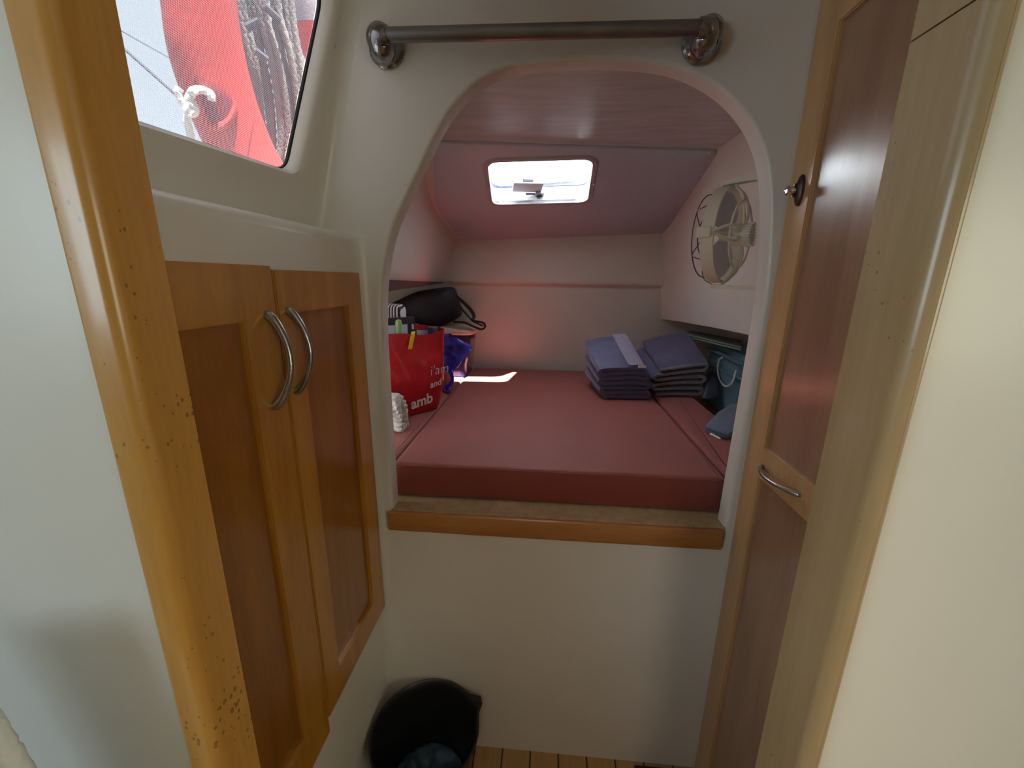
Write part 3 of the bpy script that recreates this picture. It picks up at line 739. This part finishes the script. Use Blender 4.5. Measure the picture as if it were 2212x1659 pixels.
# ================================================================ LEFT PILE
def rrect(x0, y0, x1, y1, r, z, seg=5): return [Vector((p.x, p.y, z)) for p in rquad([Vector((x0, y0, 0)), Vector((x1, y0, 0)), Vector((x1, y1, 0)), Vector((x0, y1, 0))], r, seg)]
# red shopping bag
rbag = thing('shopping_bag', 'shiny red woven shopping bag with white lettering and yellow tape', 'bag', (-.55, 1.55, .962))
BO = Vector((-.60, 1.41, 0)); BX = Vector((.671, .742, 0)).normalized(); BY = Vector((-BX.y, BX.x, 0)); BN = -BY
def bl(a, b, z): return Vector((BO.x+BX.x*a+BY.x*b, BO.y+BX.y*a+BY.y*b, z))
def bagpt(px, py, b): return atp(px, py, bl(0, b, 0), BN)
def bring(t, ins=0):
    z = .9635+.325*t; sw = .012*math.sin(PI*min(1, t*1.3))
    L = resample(rrect(-.01+ins, ins-sw, .262+.046*t**.6-ins, .13+.03*t-ins, .04, 0), 72)
    out = []
    for p in L:
        dip = 0
        if t > .85:
            front = p.y < .05
            dip = (-.016*math.exp(-((p.x-.20)/.07)**2) if front else .022*math.exp(-((p.x-.16)/.10)**2))*(t-.85)/.15
        wob = .0016*math.sin(p.x*55+p.z*30+t*9)*math.sin(PI*t)+.0016*math.sin(t*23+p.x*13)*math.sin(PI*t)
        out.append(bl(p.x, p.y+wob, z+dip))
    return out
bm = bmesh.new(); loft(bm, [bring(0, .014)]+[bring(k/16) for k in range(17)], cap0=True); fin('shell', bm, REDBAG, rbag, ang=70)
bm = bmesh.new(); loft(bm, [bring(k/16, .004) for k in range(3, 16)]); fin('lining', bm, WHITEP, rbag, ang=70)
tp = [(893, 716, .010), (893, 719, -.001), (892, 722, -.0045), (889, 738, -.010), (886, 754, -.013)]
bm = bmesh.new(); w_ = .0085
loft(bm, [[q-BX*w_, q+BX*w_, q+BX*w_+BY*.0012, q-BX*w_+BY*.0012] for q in [bagpt(x, y, b_) for x, y, b_ in tp]], cap0=True, cap1=True)
fin('tape', bm, YEL, rbag)
def text(name, s, px, py, size, material, par, b_, bold=0, shear=0, rot=0, ext=.0004):
    c = bpy.data.curves.new('t', 'FONT'); c.body = s; c.size = size; c.extrude = ext; c.offset = bold; c.shear = shear
    to = bpy.data.objects.new('t', c); COL.objects.link(to); bpy.context.view_layer.update()
    me = bpy.data.meshes.new_from_object(to.evaluated_get(bpy.context.evaluated_depsgraph_get())); bpy.data.objects.remove(to)
    p = bagpt(px, py, b_); B_ = Matrix((BX, Vector((0, 0, 1)), BN)).transposed().to_4x4()
    me.transform(Matrix.Translation(p) @ B_ @ Matrix.Rotation(rot, 4, 'Z')); return link(name, me, material, par)
text('lettering', "i'am", 929, 812, .056, PRINT, rbag, -.016, -.0008, .15, rot=.05)
text('lettering', 'and', 929, 839, .038, PRINT, rbag, -.0155, .0004, .3, rot=.15)
text('lettering', 'amb', 889, 884, .058, PRINT, rbag, -.0145, .0016, .1, rot=.12)
def bbox_(bm, a0, a1, b0, b1, z0, z1, bev=.002):
    t = bmesh.new(); box(t, (a0, b0, z0), (a1, b1, z1), bev)
    for v in t.verts: v.co = bl(v.co.x, v.co.y, v.co.z)
    me = bpy.data.meshes.new('t'); t.to_mesh(me); t.free(); bm.from_mesh(me); bpy.data.meshes.remove(me)
q = bagpt(892, 684, .128); a_ = (q-BO).dot(BX)
bm = bmesh.new(); bbox_(bm, .0, a_, .112, .140, 1.15, q.z)
tag(fin('box', bm, BLACKC), 'flat black box standing at back of the red bag', 'box')
q2_ = bagpt(892, 700, .100)
bm = bmesh.new(); bbox_(bm, .0, (q2_-BO).dot(BX), .092, .106, 1.15, q2_.z, .001)
tag(fin('paper_folder', bm, mat('white_paper', (.62, .62, .72), .6)), 'white folder standing in the red bag before the black box', 'folder')
bm = bmesh.new(); c0 = bagpt(861, 697, .05); lathe(bm, [(0, -.07), (.013, -.065), (.013, .010), (.012, .016), (.007, .021), (0, .022)], Matrix.Translation(c0-Vector((0, 0, .010))), 20)
tag(fin('bottle', bm, GREEN), 'pale green rounded tube poking out of the red bag', 'bottle')
c0 = bagpt(885, 700, .06); a_ = (c0-BO).dot(BX); bm = bmesh.new(); bbox_(bm, a_-.008, a_+.006, .054, .066, 1.18, c0.z+.008); bbox_(bm, a_+.002, a_+.026, .054, .066, 1.18, c0.z-.022)
tag(fin('pouch', bm, BLACKC), 'small black pouch between white folder and yellow tape', 'pouch')
c0 = bagpt(937, 706, .06); a_ = (c0-BO).dot(BX); bm = bmesh.new(); bbox_(bm, a_-.018, a_+.010, .04, .085, 1.18, c0.z, .006); jitter(bm, .003, 40)
tag(fin('cloth', bm, NAVY2, ang=80), 'dark blue cloth stuffed in right side of the red bag', 'cloth')
# striped cloth behind bag
def stripes():
    M = mat('black_white_stripe', (.75, .68, .70), .7); nt = M.node_tree; b = nt.nodes['Principled BSDF']
    tc = nt.nodes.new('ShaderNodeTexCoord'); wv = nt.nodes.new('ShaderNodeTexWave'); wv.inputs['Scale'].default_value = 26; wv.inputs['Distortion'].default_value = 3; wv.inputs['Detail Scale'].default_value = .5
    nt.links.new(tc.outputs['Object'], wv.inputs[0]); r = nt.nodes.new('ShaderNodeValToRGB'); r.color_ramp.interpolation = 'CONSTANT'; r.color_ramp.elements[0].color = (.02, .015, .03, 1); r.color_ramp.elements[1].position = .5; r.color_ramp.elements[1].color = (.75, .68, .70, 1)
    nt.links.new(wv.outputs[0], r.inputs[0]); nt.links.new(r.outputs[0], b.inputs['Base Color']); return M
bm = bmesh.new(); box(bm, (-.76, 1.625, .962), (-.585, 1.72, 1.378), .025, 4); bmesh.ops.subdivide_edges(bm, edges=list(bm.edges), cuts=2, use_grid_fill=True); jitter(bm, .008, 22)
tag(fin('striped_cloth', bm, stripes(), ang=80), 'black and white striped cloth behind the red bag', 'cloth')
bm = bmesh.new(); tube(bm, [at(825, 655, 'y', 1.70), at(856, 664, 'y', 1.70)], .005, 8); tag(fin('pen', bm, FANW), 'thin white tube lying on top of the striped cloth', 'pen')

# knitted blanket: stacked twisted rows
bm = bmesh.new()
for k in range(8):
    z = .972+.0185*k
    for j in range(4):
        x1 = -.487-.002*k*k*.25-(.0 if k < 7 else .05); yy = 1.318+.020*j+.0012*k
        if 0 < k < 7 and 0 < j < 3: continue
        pts = [Vector((-.70+(x1+.70)*i/48, yy+.003*math.sin(i*.5+k), z-.020*(i/48)**2*(k/7)+.0015*math.sin(i*.9))) for i in range(49)]
        tube(bm, pts, .0118, 8, twist=95, lobes=2, amp=.42)
box(bm, (-.70, 1.325, .963), (-.505, 1.375, 1.09), .01)
tag(fin('knitted_blanket', bm, KNIT, ang=80), 'chunky cream knitted blanket folded beside the red bag', 'blanket')

# storage tub with lid
tub = thing('storage_tub', 'dark blue plastic storage tub with beige lid in left corner of berth', 'storage tub', (-.6, 2.15, .962))
bm = bmesh.new(); loft(bm, [rrect(-.80, 2.17, -.425, 2.38, .04, .963)]+[rrect(-.80-.03*t, 2.17-.015*t, -.425+.03*t, 2.38+.02*t, .045, .966+.235*t) for t in (0, .3, .7, 1)], cap0=True, cap1=True); fin('body', bm, BLUEBIN, tub)
bm = bmesh.new(); loft(bm, [rrect(-.845-d, 2.14-d, -.385+d, 2.412+d, .06, z) for d, z in ((0, 1.196), (.003, 1.200), (.004, 1.214), (-.004, 1.224), (-.03, 1.232))], cap0=True, cap1=True); fin('lid', bm, BINLID, tub)
bm = bmesh.new()
for dy in (-.02, .0, .02): box(bm, (-.398, 2.21+dy-.003, 1.172), (-.385, 2.21+dy+.003, 1.205), .001)
fin('clip', bm, DGREY, tub)
# black rucksack
rk = thing('rucksack', 'slumped black rucksack with loose straps on the beige tub lid', 'rucksack', (-.62, 2.12, 1.24))
sil = [(838, 664), (862, 648), (900, 632), (940, 622), (975, 619), (984, 630), (990, 648), (997, 668), (993, 684), (972, 696), (945, 703), (915, 702), (880, 690), (845, 680)]
YM = 2.26; S3 = catmull([at(x, y, 'y', YM) for x, y in sil], 4, closed=True); cc = sum(S3, Vector())/len(S3)
bm = bmesh.new(); rings = []
for k in range(-8, 9):
    a = k/8*PI/2*.97; sc = math.cos(a)**.45
    rings.append([cc+Vector(((p.x-cc.x)*sc, .10*math.sin(a), (p.z-cc.z)*sc)) for p in S3])
loft(bm, rings, cap0=True, cap1=True)
for v in bm.verts: v.co += Vector(noise.noise_vector(v.co*9))*.010; v.co.z = max(v.co.z, 1.235)
fin('body', bm, BLKBAG, rk, ang=80)
def strap(name, pts, w, th, material, par, n=6, side=Vector((0, 1, 0))):
    P = catmull(pts, n); bm = bmesh.new(); rings = []
    for i, q in enumerate(P):
        t = (P[min(i+1, len(P)-1)]-P[max(i-1, 0)]).normalized(); b = (side-t*side.dot(t)).normalized()*w/2; nn = t.cross(b).normalized()*th/2
        rings.append([q+b+nn, q-b+nn, q-b-nn, q+b-nn])
    loft(bm, rings, cap0=True, cap1=True); return fin(name, bm, material, par, ang=60)
Y_ = 2.16
strap('strap', [at(985, 640, 'y', Y_), at(1003, 655, 'y', Y_), at(1018, 671, 'y', Y_), at(1024, 684, 'y', Y_), at(1020, 691, 'y', Y_-.01)], .012, .016, BLKBAG, rk)
strap('strap', [at(992, 660, 'y', Y_), at(1006, 677, 'y', Y_), at(1020, 692, 'y', Y_), at(1032, 699, 'y', Y_), at(1043, 704, 'y', Y_)], .02, .006, BLKBAG, rk)
strap('strap', [at(1020, 693, 'y', Y_), at(1035, 695, 'y', Y_), at(1046, 699, 'y', Y_), at(1047, 708, 'y', Y_), at(1038, 711, 'y', Y_), at(1022, 705, 'y', Y_), at(1003, 697, 'y', Y_-.02), at(980, 695, 'y', Y_)], .02, .009, BLKBAG, rk)
# blue carrier bag
bb = thing('carrier_bag', 'crumpled bright blue plastic carrier bag hanging in front of blue tub', 'bag', (-.47, 1.9, .962))
gp = [[(955, 722), (972, 720), (974, 722), (975, 724)], [(957, 742), (978, 736), (1000, 742), (1019, 748)], [(957, 765), (975, 768), (998, 760), (1014, 757)], [(958, 785), (975, 790), (994, 782), (1003, 775)], [(960, 800), (972, 802), (984, 796), (990, 790)]]
bm = bmesh.new(); rows = []
for j, row in enumerate(gp):
    rows.append(catmull([at(x, y, 'y', 1.945-.012*j+(.02 if i == 3 else 0)+(0.012*math.sin(i*2+j*1.7))) for i, (x, y) in enumerate(row)], 7))
cols = [catmull([r_[i] for r_ in rows], 6) for i in range(len(rows[0]))]
loft(bm, [[c[k] for c in cols] for k in range(len(cols[0]))], closed=False); jitter(bm, .006, 45, 2); bmesh.ops.solidify(bm, geom=list(bm.faces), thickness=.0012)
fin('film', bm, BLUEP, bb, ang=50)
strap('handle', [at(960, 790, 'y', 1.90), at(972, 802, 'y', 1.88), at(977, 820, 'y', 1.87), at(970, 833, 'y', 1.86), at(962, 838, 'y', 1.86)], .018, .002, BLUEP, bb, side=Vector((1, 0, .3)))
strap('handle', [at(975, 770, 'y', 1.91), at(981, 790, 'y', 1.90), at(978, 812, 'y', 1.88), at(974, 830, 'y', 1.86)], .004, .002, BLUEP, bb, side=Vector((1, 0, .3)))
bm = bmesh.new(); q = [at(x, y, 'z', .966) for x, y in ((950, 838), (962, 832), (978, 840), (972, 850), (960, 846))]
V_ = loft(bm, [q, [p+Vector((0, 0, .010)) for p in q]], cap0=True, cap1=True); fin('tail', bm, BLUEP, bb)
q = at(962, 800, 'y', 1.99)
bm = bmesh.new(); lathe(bm, [(0, 0), (.028, 0), (.030, .004), (.030, .075), (.026, .085), (0, .088)], Matrix.Translation((q.x, 1.99, .962)), 24)
tag(fin('jar', bm, mat('peach_plastic', (.72, .34, .25), .4)), 'small peach coloured tub half hidden behind the red bag', 'jar')

# ================================================================ RIGHT PILE
def serp(bm, corner, ux, uy, L, D, layers, th, gap, mi_edge=None, wav=.004, seed=1, lean=0, z0s=1, z1s=1, roll=0):
    """fold a sheet to and fro: ux direction of the folds' run, uy extrusion"""
    path = []; z = th/2
    for k in range(layers):
        xs = [i/14 for i in range(15)]
        if k % 2: xs = xs[::-1]
        ins = .004*math.sin(k*2.1+seed)
        for t in xs:
            path.append(Vector((L*t+(ins if t > .5 else -ins), z+.006*math.sin(PI*t)*(.6+.4*math.sin(k+seed)))))
        if k < layers-1:
            s = 1 if k % 2 == 0 else -1; xe = L if s > 0 else 0; r_ = (th+gap)/2
            for j in range(1, 6):
                a = -PI/2+PI*j/6; path.append(Vector((xe+s*r_*math.cos(a)+s*.002, z+r_+r_*math.sin(a))))
            z += th+gap
    n = len(path); rings = []
    for j in range(13):
        t = j/12; off = uy*(D*t); ring = []
        def sh(p, nrm, s):
            q = p+nrm*(s*th*.5*(1 if 0 < j < 12 else .75)); wv = noise.noise(Vector((q.x*14+seed, q.y*20, t*4)))*wav
            zz = q.y*(z0s+(z1s-z0s)*t)*(1+roll*(q.x/L-.5))
            return corner+ux*(q.x+lean*q.y)+off+Vector((0, 0, max(zz+wv*.6, .001)))
        up_, dn = [], []
        for i in range(n):
            tt = (path[min(i+1, n-1)]-path[max(i-1, 0)]).normalized(); nr = Vector((-tt.y, tt.x))
            up_.append(sh(path[i], nr, 1)); dn.append(sh(path[i], nr, -1))
        rings.append(up_+dn[::-1])
    V = [[bm.verts.new(p) for p in rg] for rg in rings]; m_ = len(V[0])
    for A, B in zip(V, V[1:]):
        for k in range(m_): bm.faces.new((A[k], A[(k+1) % m_], B[(k+1) % m_], B[k]))
    for V0 in (V[0], V[-1]):
        for k in range(n-1): bm.faces.new((V0[k], V0[k+1], V0[m_-2-k], V0[m_-1-k]))
    return [corner+ux*(p.x+lean*p.y)+Vector((0, 0, p.y*z0s*(1+roll*(p.x/L-.5)))) for p in path]
# quilt 1
q1 = thing('folded_quilt', 'thick folded navy quilt with white label at front of the right pile', 'quilt', (.37, 1.9, .963))
A_ = at(1302, 862, 'z', .965); B_ = at(1404, 864, 'z', .965)
ux = (B_-A_); L_ = ux.length-.02; ux = Vector((ux.x, ux.y, 0)).normalized()
uy = Vector((-.16, 1, 0)).normalized()
bm = bmesh.new(); path1 = serp(bm, A_+ux*.012+Vector((0, 0, -.0)), ux, uy, L_-.012, .27, 7, .024, .0035, seed=3, lean=-.10, wav=.008, z0s=.78, z1s=1.30, roll=.08); fin('folds', bm, NAVY, q1, ang=60)
bm = bmesh.new()   # grey band on top layer
c1 = A_+ux*(L_*.63)+Vector((-.016, 0, 0)); rows = []
for j in range(9):
    o = uy*(.003+.262*j/8); hz = (7*.024+6*.0035+.006)*(.78+.52*j/8); rows.append([c1+o+ux*(L_*.37*t/4)+Vector((-.1*hz*0, 0, hz*(1+.08*(.63+.37*t/4-.5))+.004-.006*(t == 4))) for t in range(5)])
loft(bm, rows, closed=False); bmesh.ops.solidify(bm, geom=list(bm.faces), thickness=.008); fin('band', bm, mat('mauve_grey_band', (.25, .22, .31), .8, sheen=.3, bump=.5, bump_scale=40), q1)
lb = at(1387, 792, 'y', A_.y-.016)
bm = bmesh.new(); box(bm, lb-Vector((.017, .002, .006)), lb+Vector((.017, .002, .006)), .001); fin('label', bm, PRINT, q1)
# quilt 2
q2 = thing('folded_quilt', 'folded navy quilt with grey edging between front quilt and teal bag', 'quilt', (.64, 2.05, .963))
A2 = at(1408, 856, 'z', .963); B2 = at(1508, 857, 'z', .963); ux2 = Vector(((B2-A2).x, (B2-A2).y, 0)); L2 = ux2.length; ux2.normalize()
uy2 = Vector((-.10, 1, 0)).normalized(); A2 = A2+uy2*.01
bm = bmesh.new(); path2 = serp(bm, A2+ux2*.018, ux2, uy2, L2-.02, .27, 6, .026, .010, seed=6, lean=.05, wav=.010, z0s=.72, z1s=1.22, roll=.22); fin('folds', bm, NAVY2 if False else NAVY, q2, ang=60)
bm = bmesh.new(); tube(bm, [p-uy2*.004 for p in path2], .0078, 8); fin('edging', bm, GREYF, q2)
# teal bag
tb = thing('beach_bag', 'teal towelling bag with white rope handle against the right hull', 'bag', (.88, 1.95, .96))
bm = bmesh.new(); rings = []
for k in range(9):
    t = k/8; rings.append([Vector((.865+.02*t+dx_*.75, y_+.08, .877+.30*t)) for dx_, y_ in ((0, 1.62), (.03, 1.60), (.13, 1.62), (.15, 1.70), (.15, 2.15), (.12, 2.20), (.02, 2.20), (-.01, 2.12), (-.02-.03*math.sin(PI*t), 1.9), (-.01, 1.7))])
loft(bm, rings, cap0=True, cap1=True); bmesh.ops.subdivide_edges(bm, edges=list(bm.edges), cuts=1, use_grid_fill=True); jitter(bm, .008, 14, 5)
fin('body', bm, TEAL, tb, ang=80)
bm = bmesh.new()
for zz in (1.08, 1.15): tube(bm, [Vector((.85+.01*math.sin(y_*9), y_+.06, zz+.004*math.sin(y_*20))) for y_ in [1.66+.5*i/16 for i in range(17)]], .007, 8)
fin('seam', bm, TEAL, tb)
hp = [(1560, 772), (1553, 778), (1551, 795), (1553, 815), (1561, 830), (1572, 834), (1584, 822), (1590, 800)]
bm = bmesh.new(); tube(bm, catmull([at(x, y, 'x', .835) for x, y in hp], 5), .0048, 10, twist=160, lobes=3, amp=.2); fin('rope_handle', bm, ROPE, tb)
bm = bmesh.new(); pa, pb, pc, pd = [at(x, y, 'z', 1.20) for x, y in ((1480, 728), (1600, 757), (1600, 742), (1492, 721))]
for dz in (0, .010): loft(bm, [[p+Vector((0, 0, dz)) for p in (pa, pb, pc, pd)], [p+Vector((0, 0, dz+.007)) for p in (pa, pb, pc, pd)]], cap0=True, cap1=True)
tag(fin('folding_board', bm, GREYGRN), 'grey green flat folded board lying on top of the teal bag', 'board')
# grey cloth heap under the bag
bm = bmesh.new(); rings = []; hp = catmull([at(x, y, 'z', .963) for x, y in ((1518, 858), (1532, 860), (1550, 856), (1558, 844), (1552, 830), (1536, 824), (1522, 832))], 4, closed=True)
hc2 = sum(hp, Vector())/len(hp)
for sc, z in ((1, 0), (1.0, .012), (.9, .035), (.7, .06), (.4, .075), (.05, .08)): rings.append([hc2+(p-hc2)*sc+Vector((0, 0, z+.012*noise.noise(p*18)*(1-sc)*2)) for p in hp])
loft(bm, rings, cap0=True, cap1=True); jitter(bm, .006, 30, 7)
tag(fin('crumpled_cloth', bm, SLATE, ang=80), 'crumpled slate blue cloth at foot of the teal bag', 'cloth')
# slatted board on the berth base
sb = thing('slatted_board', 'loose wooden slats on berth base between side cushion and hull', 'board', (.78, 1.75, .856))
for i in range(5):
    x0 = .712+i*.052; boxo('slat', (x0, 1.35, .8565), (x0+.046, 1.98, .875), PLY if i == 0 else wood('pine_slat', (.62, .38, .15), (.45, .25, .08), 'y', .5, .1), sb, bev=.003)
# navy cloth front right
q = [at(x, y, 'z', .968) for x, y in ((1522, 930), (1572, 948), (1600, 930), (1600, 880), (1578, 880), (1552, 896))]
bm = bmesh.new(); c = sum(q, Vector())/6
out = rquad(q, .012, 3)
loft(bm, [[p+Vector((0, 0, z))-(p-c)*s for p in out] for s, z in ((.03, -.004), (0, -.002), (0, .004), (.03, .006), (.0, .008), (0, .014), (.04, .018), (.5, .020))], cap0=True, cap1=True)
jitter(bm, .003, 30); fc_ = thing('folded_cloth', 'folded slate blue cloth lying on right side cushion near the arch', 'cloth', c)
fin('folds', bm, SLATE, fc_, ang=70)
bm = bmesh.new(); a, b = at(1535, 937, 'z', .966), at(1556, 948, 'z', .966); tube(bm, [a, a.lerp(b, .5), b], .004, 8); fin('hem', bm, PRINT, fc_)

# ================================================================ LOWER LEFT: counter + cushion close to the camera
tag(boxo('counter', (-1.0, .02, 0), (-.40, .295, .86), GEL, bev=.01), 'white counter against the partition just below the left frame edge', 'counter')
k0, k1 = at(-105, 1420, 'y', .22), at(70, 1700, 'y', .22)
pil = thing('cushion', 'navy cushion with fluffy white edge at bottom left corner of photo', 'cushion', (k0.x-.05, .2, .86))
d_ = (k1-k0); bm = bmesh.new()
nrm = Vector((-d_.z, 0, d_.x)).normalized(); nrm = nrm if nrm.x < 0 else -nrm
rings = []
for i in range(13):
    t = i/12*2.6; p = k0+d_*t
    rings.append([p+nrm*(.002+.07-.07*math.cos(a))*1.0+Vector((0, -.018+.016*math.sin(a), 0)) for a in [2*PI*j/20 for j in range(20)]])
loft(bm, rings, cap0=True, cap1=True)
for v in bm.verts: v.co.z = max(v.co.z, .861)
rnd0 = random.Random(3)
fin('cover', bm, mat('navy_cover', (.03, .04, .13), .8, sheen=.2, bump=.5, bump_scale=60), pil)
bm = bmesh.new(); pts = [k0+d_*(i/60*2.2) for i in range(61)]
tube(bm, [Vector((p.x-.004, p.y+rnd0.uniform(-.0006, .0006), max(p.z, .87)+rnd0.uniform(-.0004, .0004))) for i, p in enumerate(pts)], [.0085+rnd0.uniform(-.0003, .0003) for i in range(61)], 12)
fin('fringe', bm, CREAMF, pil)

# ================================================================ OUTSIDE THE WINDOW
OD = ray(480, 150).normalized()
def wp(x, y, d): return atp(x, y, CAM+OD*d, OD)
def tubular(px_l, px_r, d, depth, rep=5, seg=32, grow=1, lo=None, hi=None):
    a_, b_ = catmull([wp(x, y, d) for x, y in px_l], rep), catmull([wp(x, y, d) for x, y in px_r], rep); rings = []
    for i, (a, b) in enumerate(zip(a_, b_)):
        if lo is not None and not lo <= i <= hi: continue
        c = (a+b)/2; h = (b-a)/2*grow; rings.append([c-h*math.cos(t)-OD*(h.length*depth*math.sin(t)) for t in [2*PI*j/seg for j in range(seg)]])
    return rings
lb_ = thing('lifebuoy', 'large orange red lifebuoy with moulded rope recess filling the window middle', 'lifebuoy', wp(470, 150, 1.36))
Lp = [(332, -160), (335, -80), (345, 0), (357, 90), (376, 160), (406, 240), (446, 325), (490, 400), (560, 480)]
Rp = [(500, -160), (503, -80), (511, 0), (524, 90), (541, 170), (565, 250), (603, 337), (650, 400), (730, 460)]
bm = bmesh.new(); loft(bm, tubular(Lp, Rp, 1.36, .75), cap0=True, cap1=True); RINGO = fin('ring', bm, BUOY, lb_)
from mathutils.bvhtree import BVHTree
_bv = BVHTree.FromPolygons([v.co.copy() for v in RINGO.data.vertices], [tuple(p.vertices) for p in RINGO.data.polygons])
def onb(x, y, lift=.001):
    d = ray(x, y).normalized(); h = _bv.ray_cast(CAM, d)
    return (h[0] if h[0] else wp(x, y, 1.36))-d*lift
rp = [(418, 165), (440, 172), (478, 192), (502, 215), (506, 235), (494, 262), (470, 275), (452, 268), (438, 235), (428, 200)]
R2 = catmull([Vector((x, y, 0)) for x, y in rp], 4, closed=True); rc = sum(R2, Vector())/len(R2)
bm = bmesh.new(); loft(bm, [[onb(*(rc+(p-rc)*q).xy, l_) for p in R2] for q, l_ in ((1.0, .0015), (.8, .003), (.55, .003), (.3, .003), (.08, .003))], cap1=True); fin('recess', bm, BUOYIN, lb_)  # dark patch laid on the ring, painting in the shade of the recess
bm = bmesh.new(); tube(bm, [onb(p.x, p.y, .001) for p in R2[12:34]], [.0025+.006*math.sin(PI*i/21) for i in range(22)], 8); fin('recess_lip', bm, BUOY, lb_)
bm = bmesh.new(); tube(bm, [onb(x, y, .0003) for x, y in ((551, 232), (548, 255), (543, 285), (538, 315), (533, 345))], .0014, 6); fin('seam', bm, BUOYIN, lb_)
tr = [(458, 218), (456, 205), (446, 197), (432, 194), (420, 196), (412, 204), (409, 216), (416, 224), (422, 236), (415, 246), (405, 240), (408, 228)]
bm = bmesh.new(); tube(bm, catmull([onb(x, y, .012) if x > 425 else wp(x, y, 1.24) for x, y in tr], 6), .0085, 12, twist=120, lobes=3, amp=.25)
tube(bm, catmull([wp(x, y, 1.26) for x, y in ((412, 232), (395, 222), (385, 200), (388, 190))], 5), .008, 10, twist=120, lobes=3)
tube(bm, catmull([wp(x, y, 1.25) for x, y in ((408, 240), (404, 262), (410, 285), (418, 330))], 5), .008, 10, twist=120, lobes=3)
tag(fin('tie_rope', bm, ROPE), 'short white rope knotted through the orange lifebuoy', 'rope')
WIREM = mat('grey_wire', (.2, .22, .28), .4, metal=.6)
bm = bmesh.new(); tube(bm, [wp(220, 42, 1.65), wp(375, 130, 1.65)], .0022, 6)
tag(fin('guard_wire', bm, WIREM), 'upper thinner dark wire slanting behind the lifebuoy in the window', 'wire')
bm = bmesh.new(); tube(bm, [wp(220, 62, 1.65), wp(395, 218, 1.65)], .0040, 6)
tag(fin('guard_wire', bm, WIREM), 'lower thicker grey wire slanting towards the white rope knot', 'wire')
fb = thing('lifebuoy', 'red lifebuoy with white band at right edge of the window', 'lifebuoy', wp(680, 50, 1.72))
L2p = [(598, -80), (608, -40), (622, 20), (642, 85), (666, 140), (715, 210)]; R2p = [(704, -80), (714, -40), (728, 20), (748, 85), (770, 140), (810, 210)]
bm = bmesh.new(); loft(bm, tubular(L2p, R2p, 1.72, .7), cap0=True, cap1=True); fin('ring', bm, BUOY, fb)
bm = bmesh.new(); loft(bm, tubular(L2p, R2p, 1.72, .7, grow=1.04, lo=6, hi=12)); fin('band', bm, BAND, fb)
hank = thing('rope_hank', 'bundle of grey twisted ropes hanging between the two lifebuoys', 'rope', wp(580, 100, 1.54))
rnd = random.Random(9)
for k in range(18):
    t = k/17
    x0 = 508+122*t+rnd.uniform(-6, 6); x1 = 562+102*t+rnd.uniform(-12, 6); d_ = 1.54+rnd.uniform(-.035, .035)
    pts = [(x0, -60), (x0+rnd.uniform(-4, 4), 20), (x0*.65+x1*.35+8*t+rnd.uniform(-4, 4), 110), (x0*.35+x1*.65+18*t, 200), (x1+20*t-8, 300), (x1+20*t-15, 390)]
    bm = bmesh.new(); tube(bm, catmull([wp(x, y, d_) for x, y in pts], 18), .0105, 9, twist=95, lobes=3, amp=.34); fin('strand', bm, OROPE, hank, ang=80)
for a, b in (((572, 14), (606, 46)), ((532, 60), (560, 46)), ((552, 110), (578, 130))):
    bm = bmesh.new(); tube(bm, [wp(*a, 1.485), wp(*b, 1.485)], .009, 8); fin('lashing', bm, DGREY, hank)
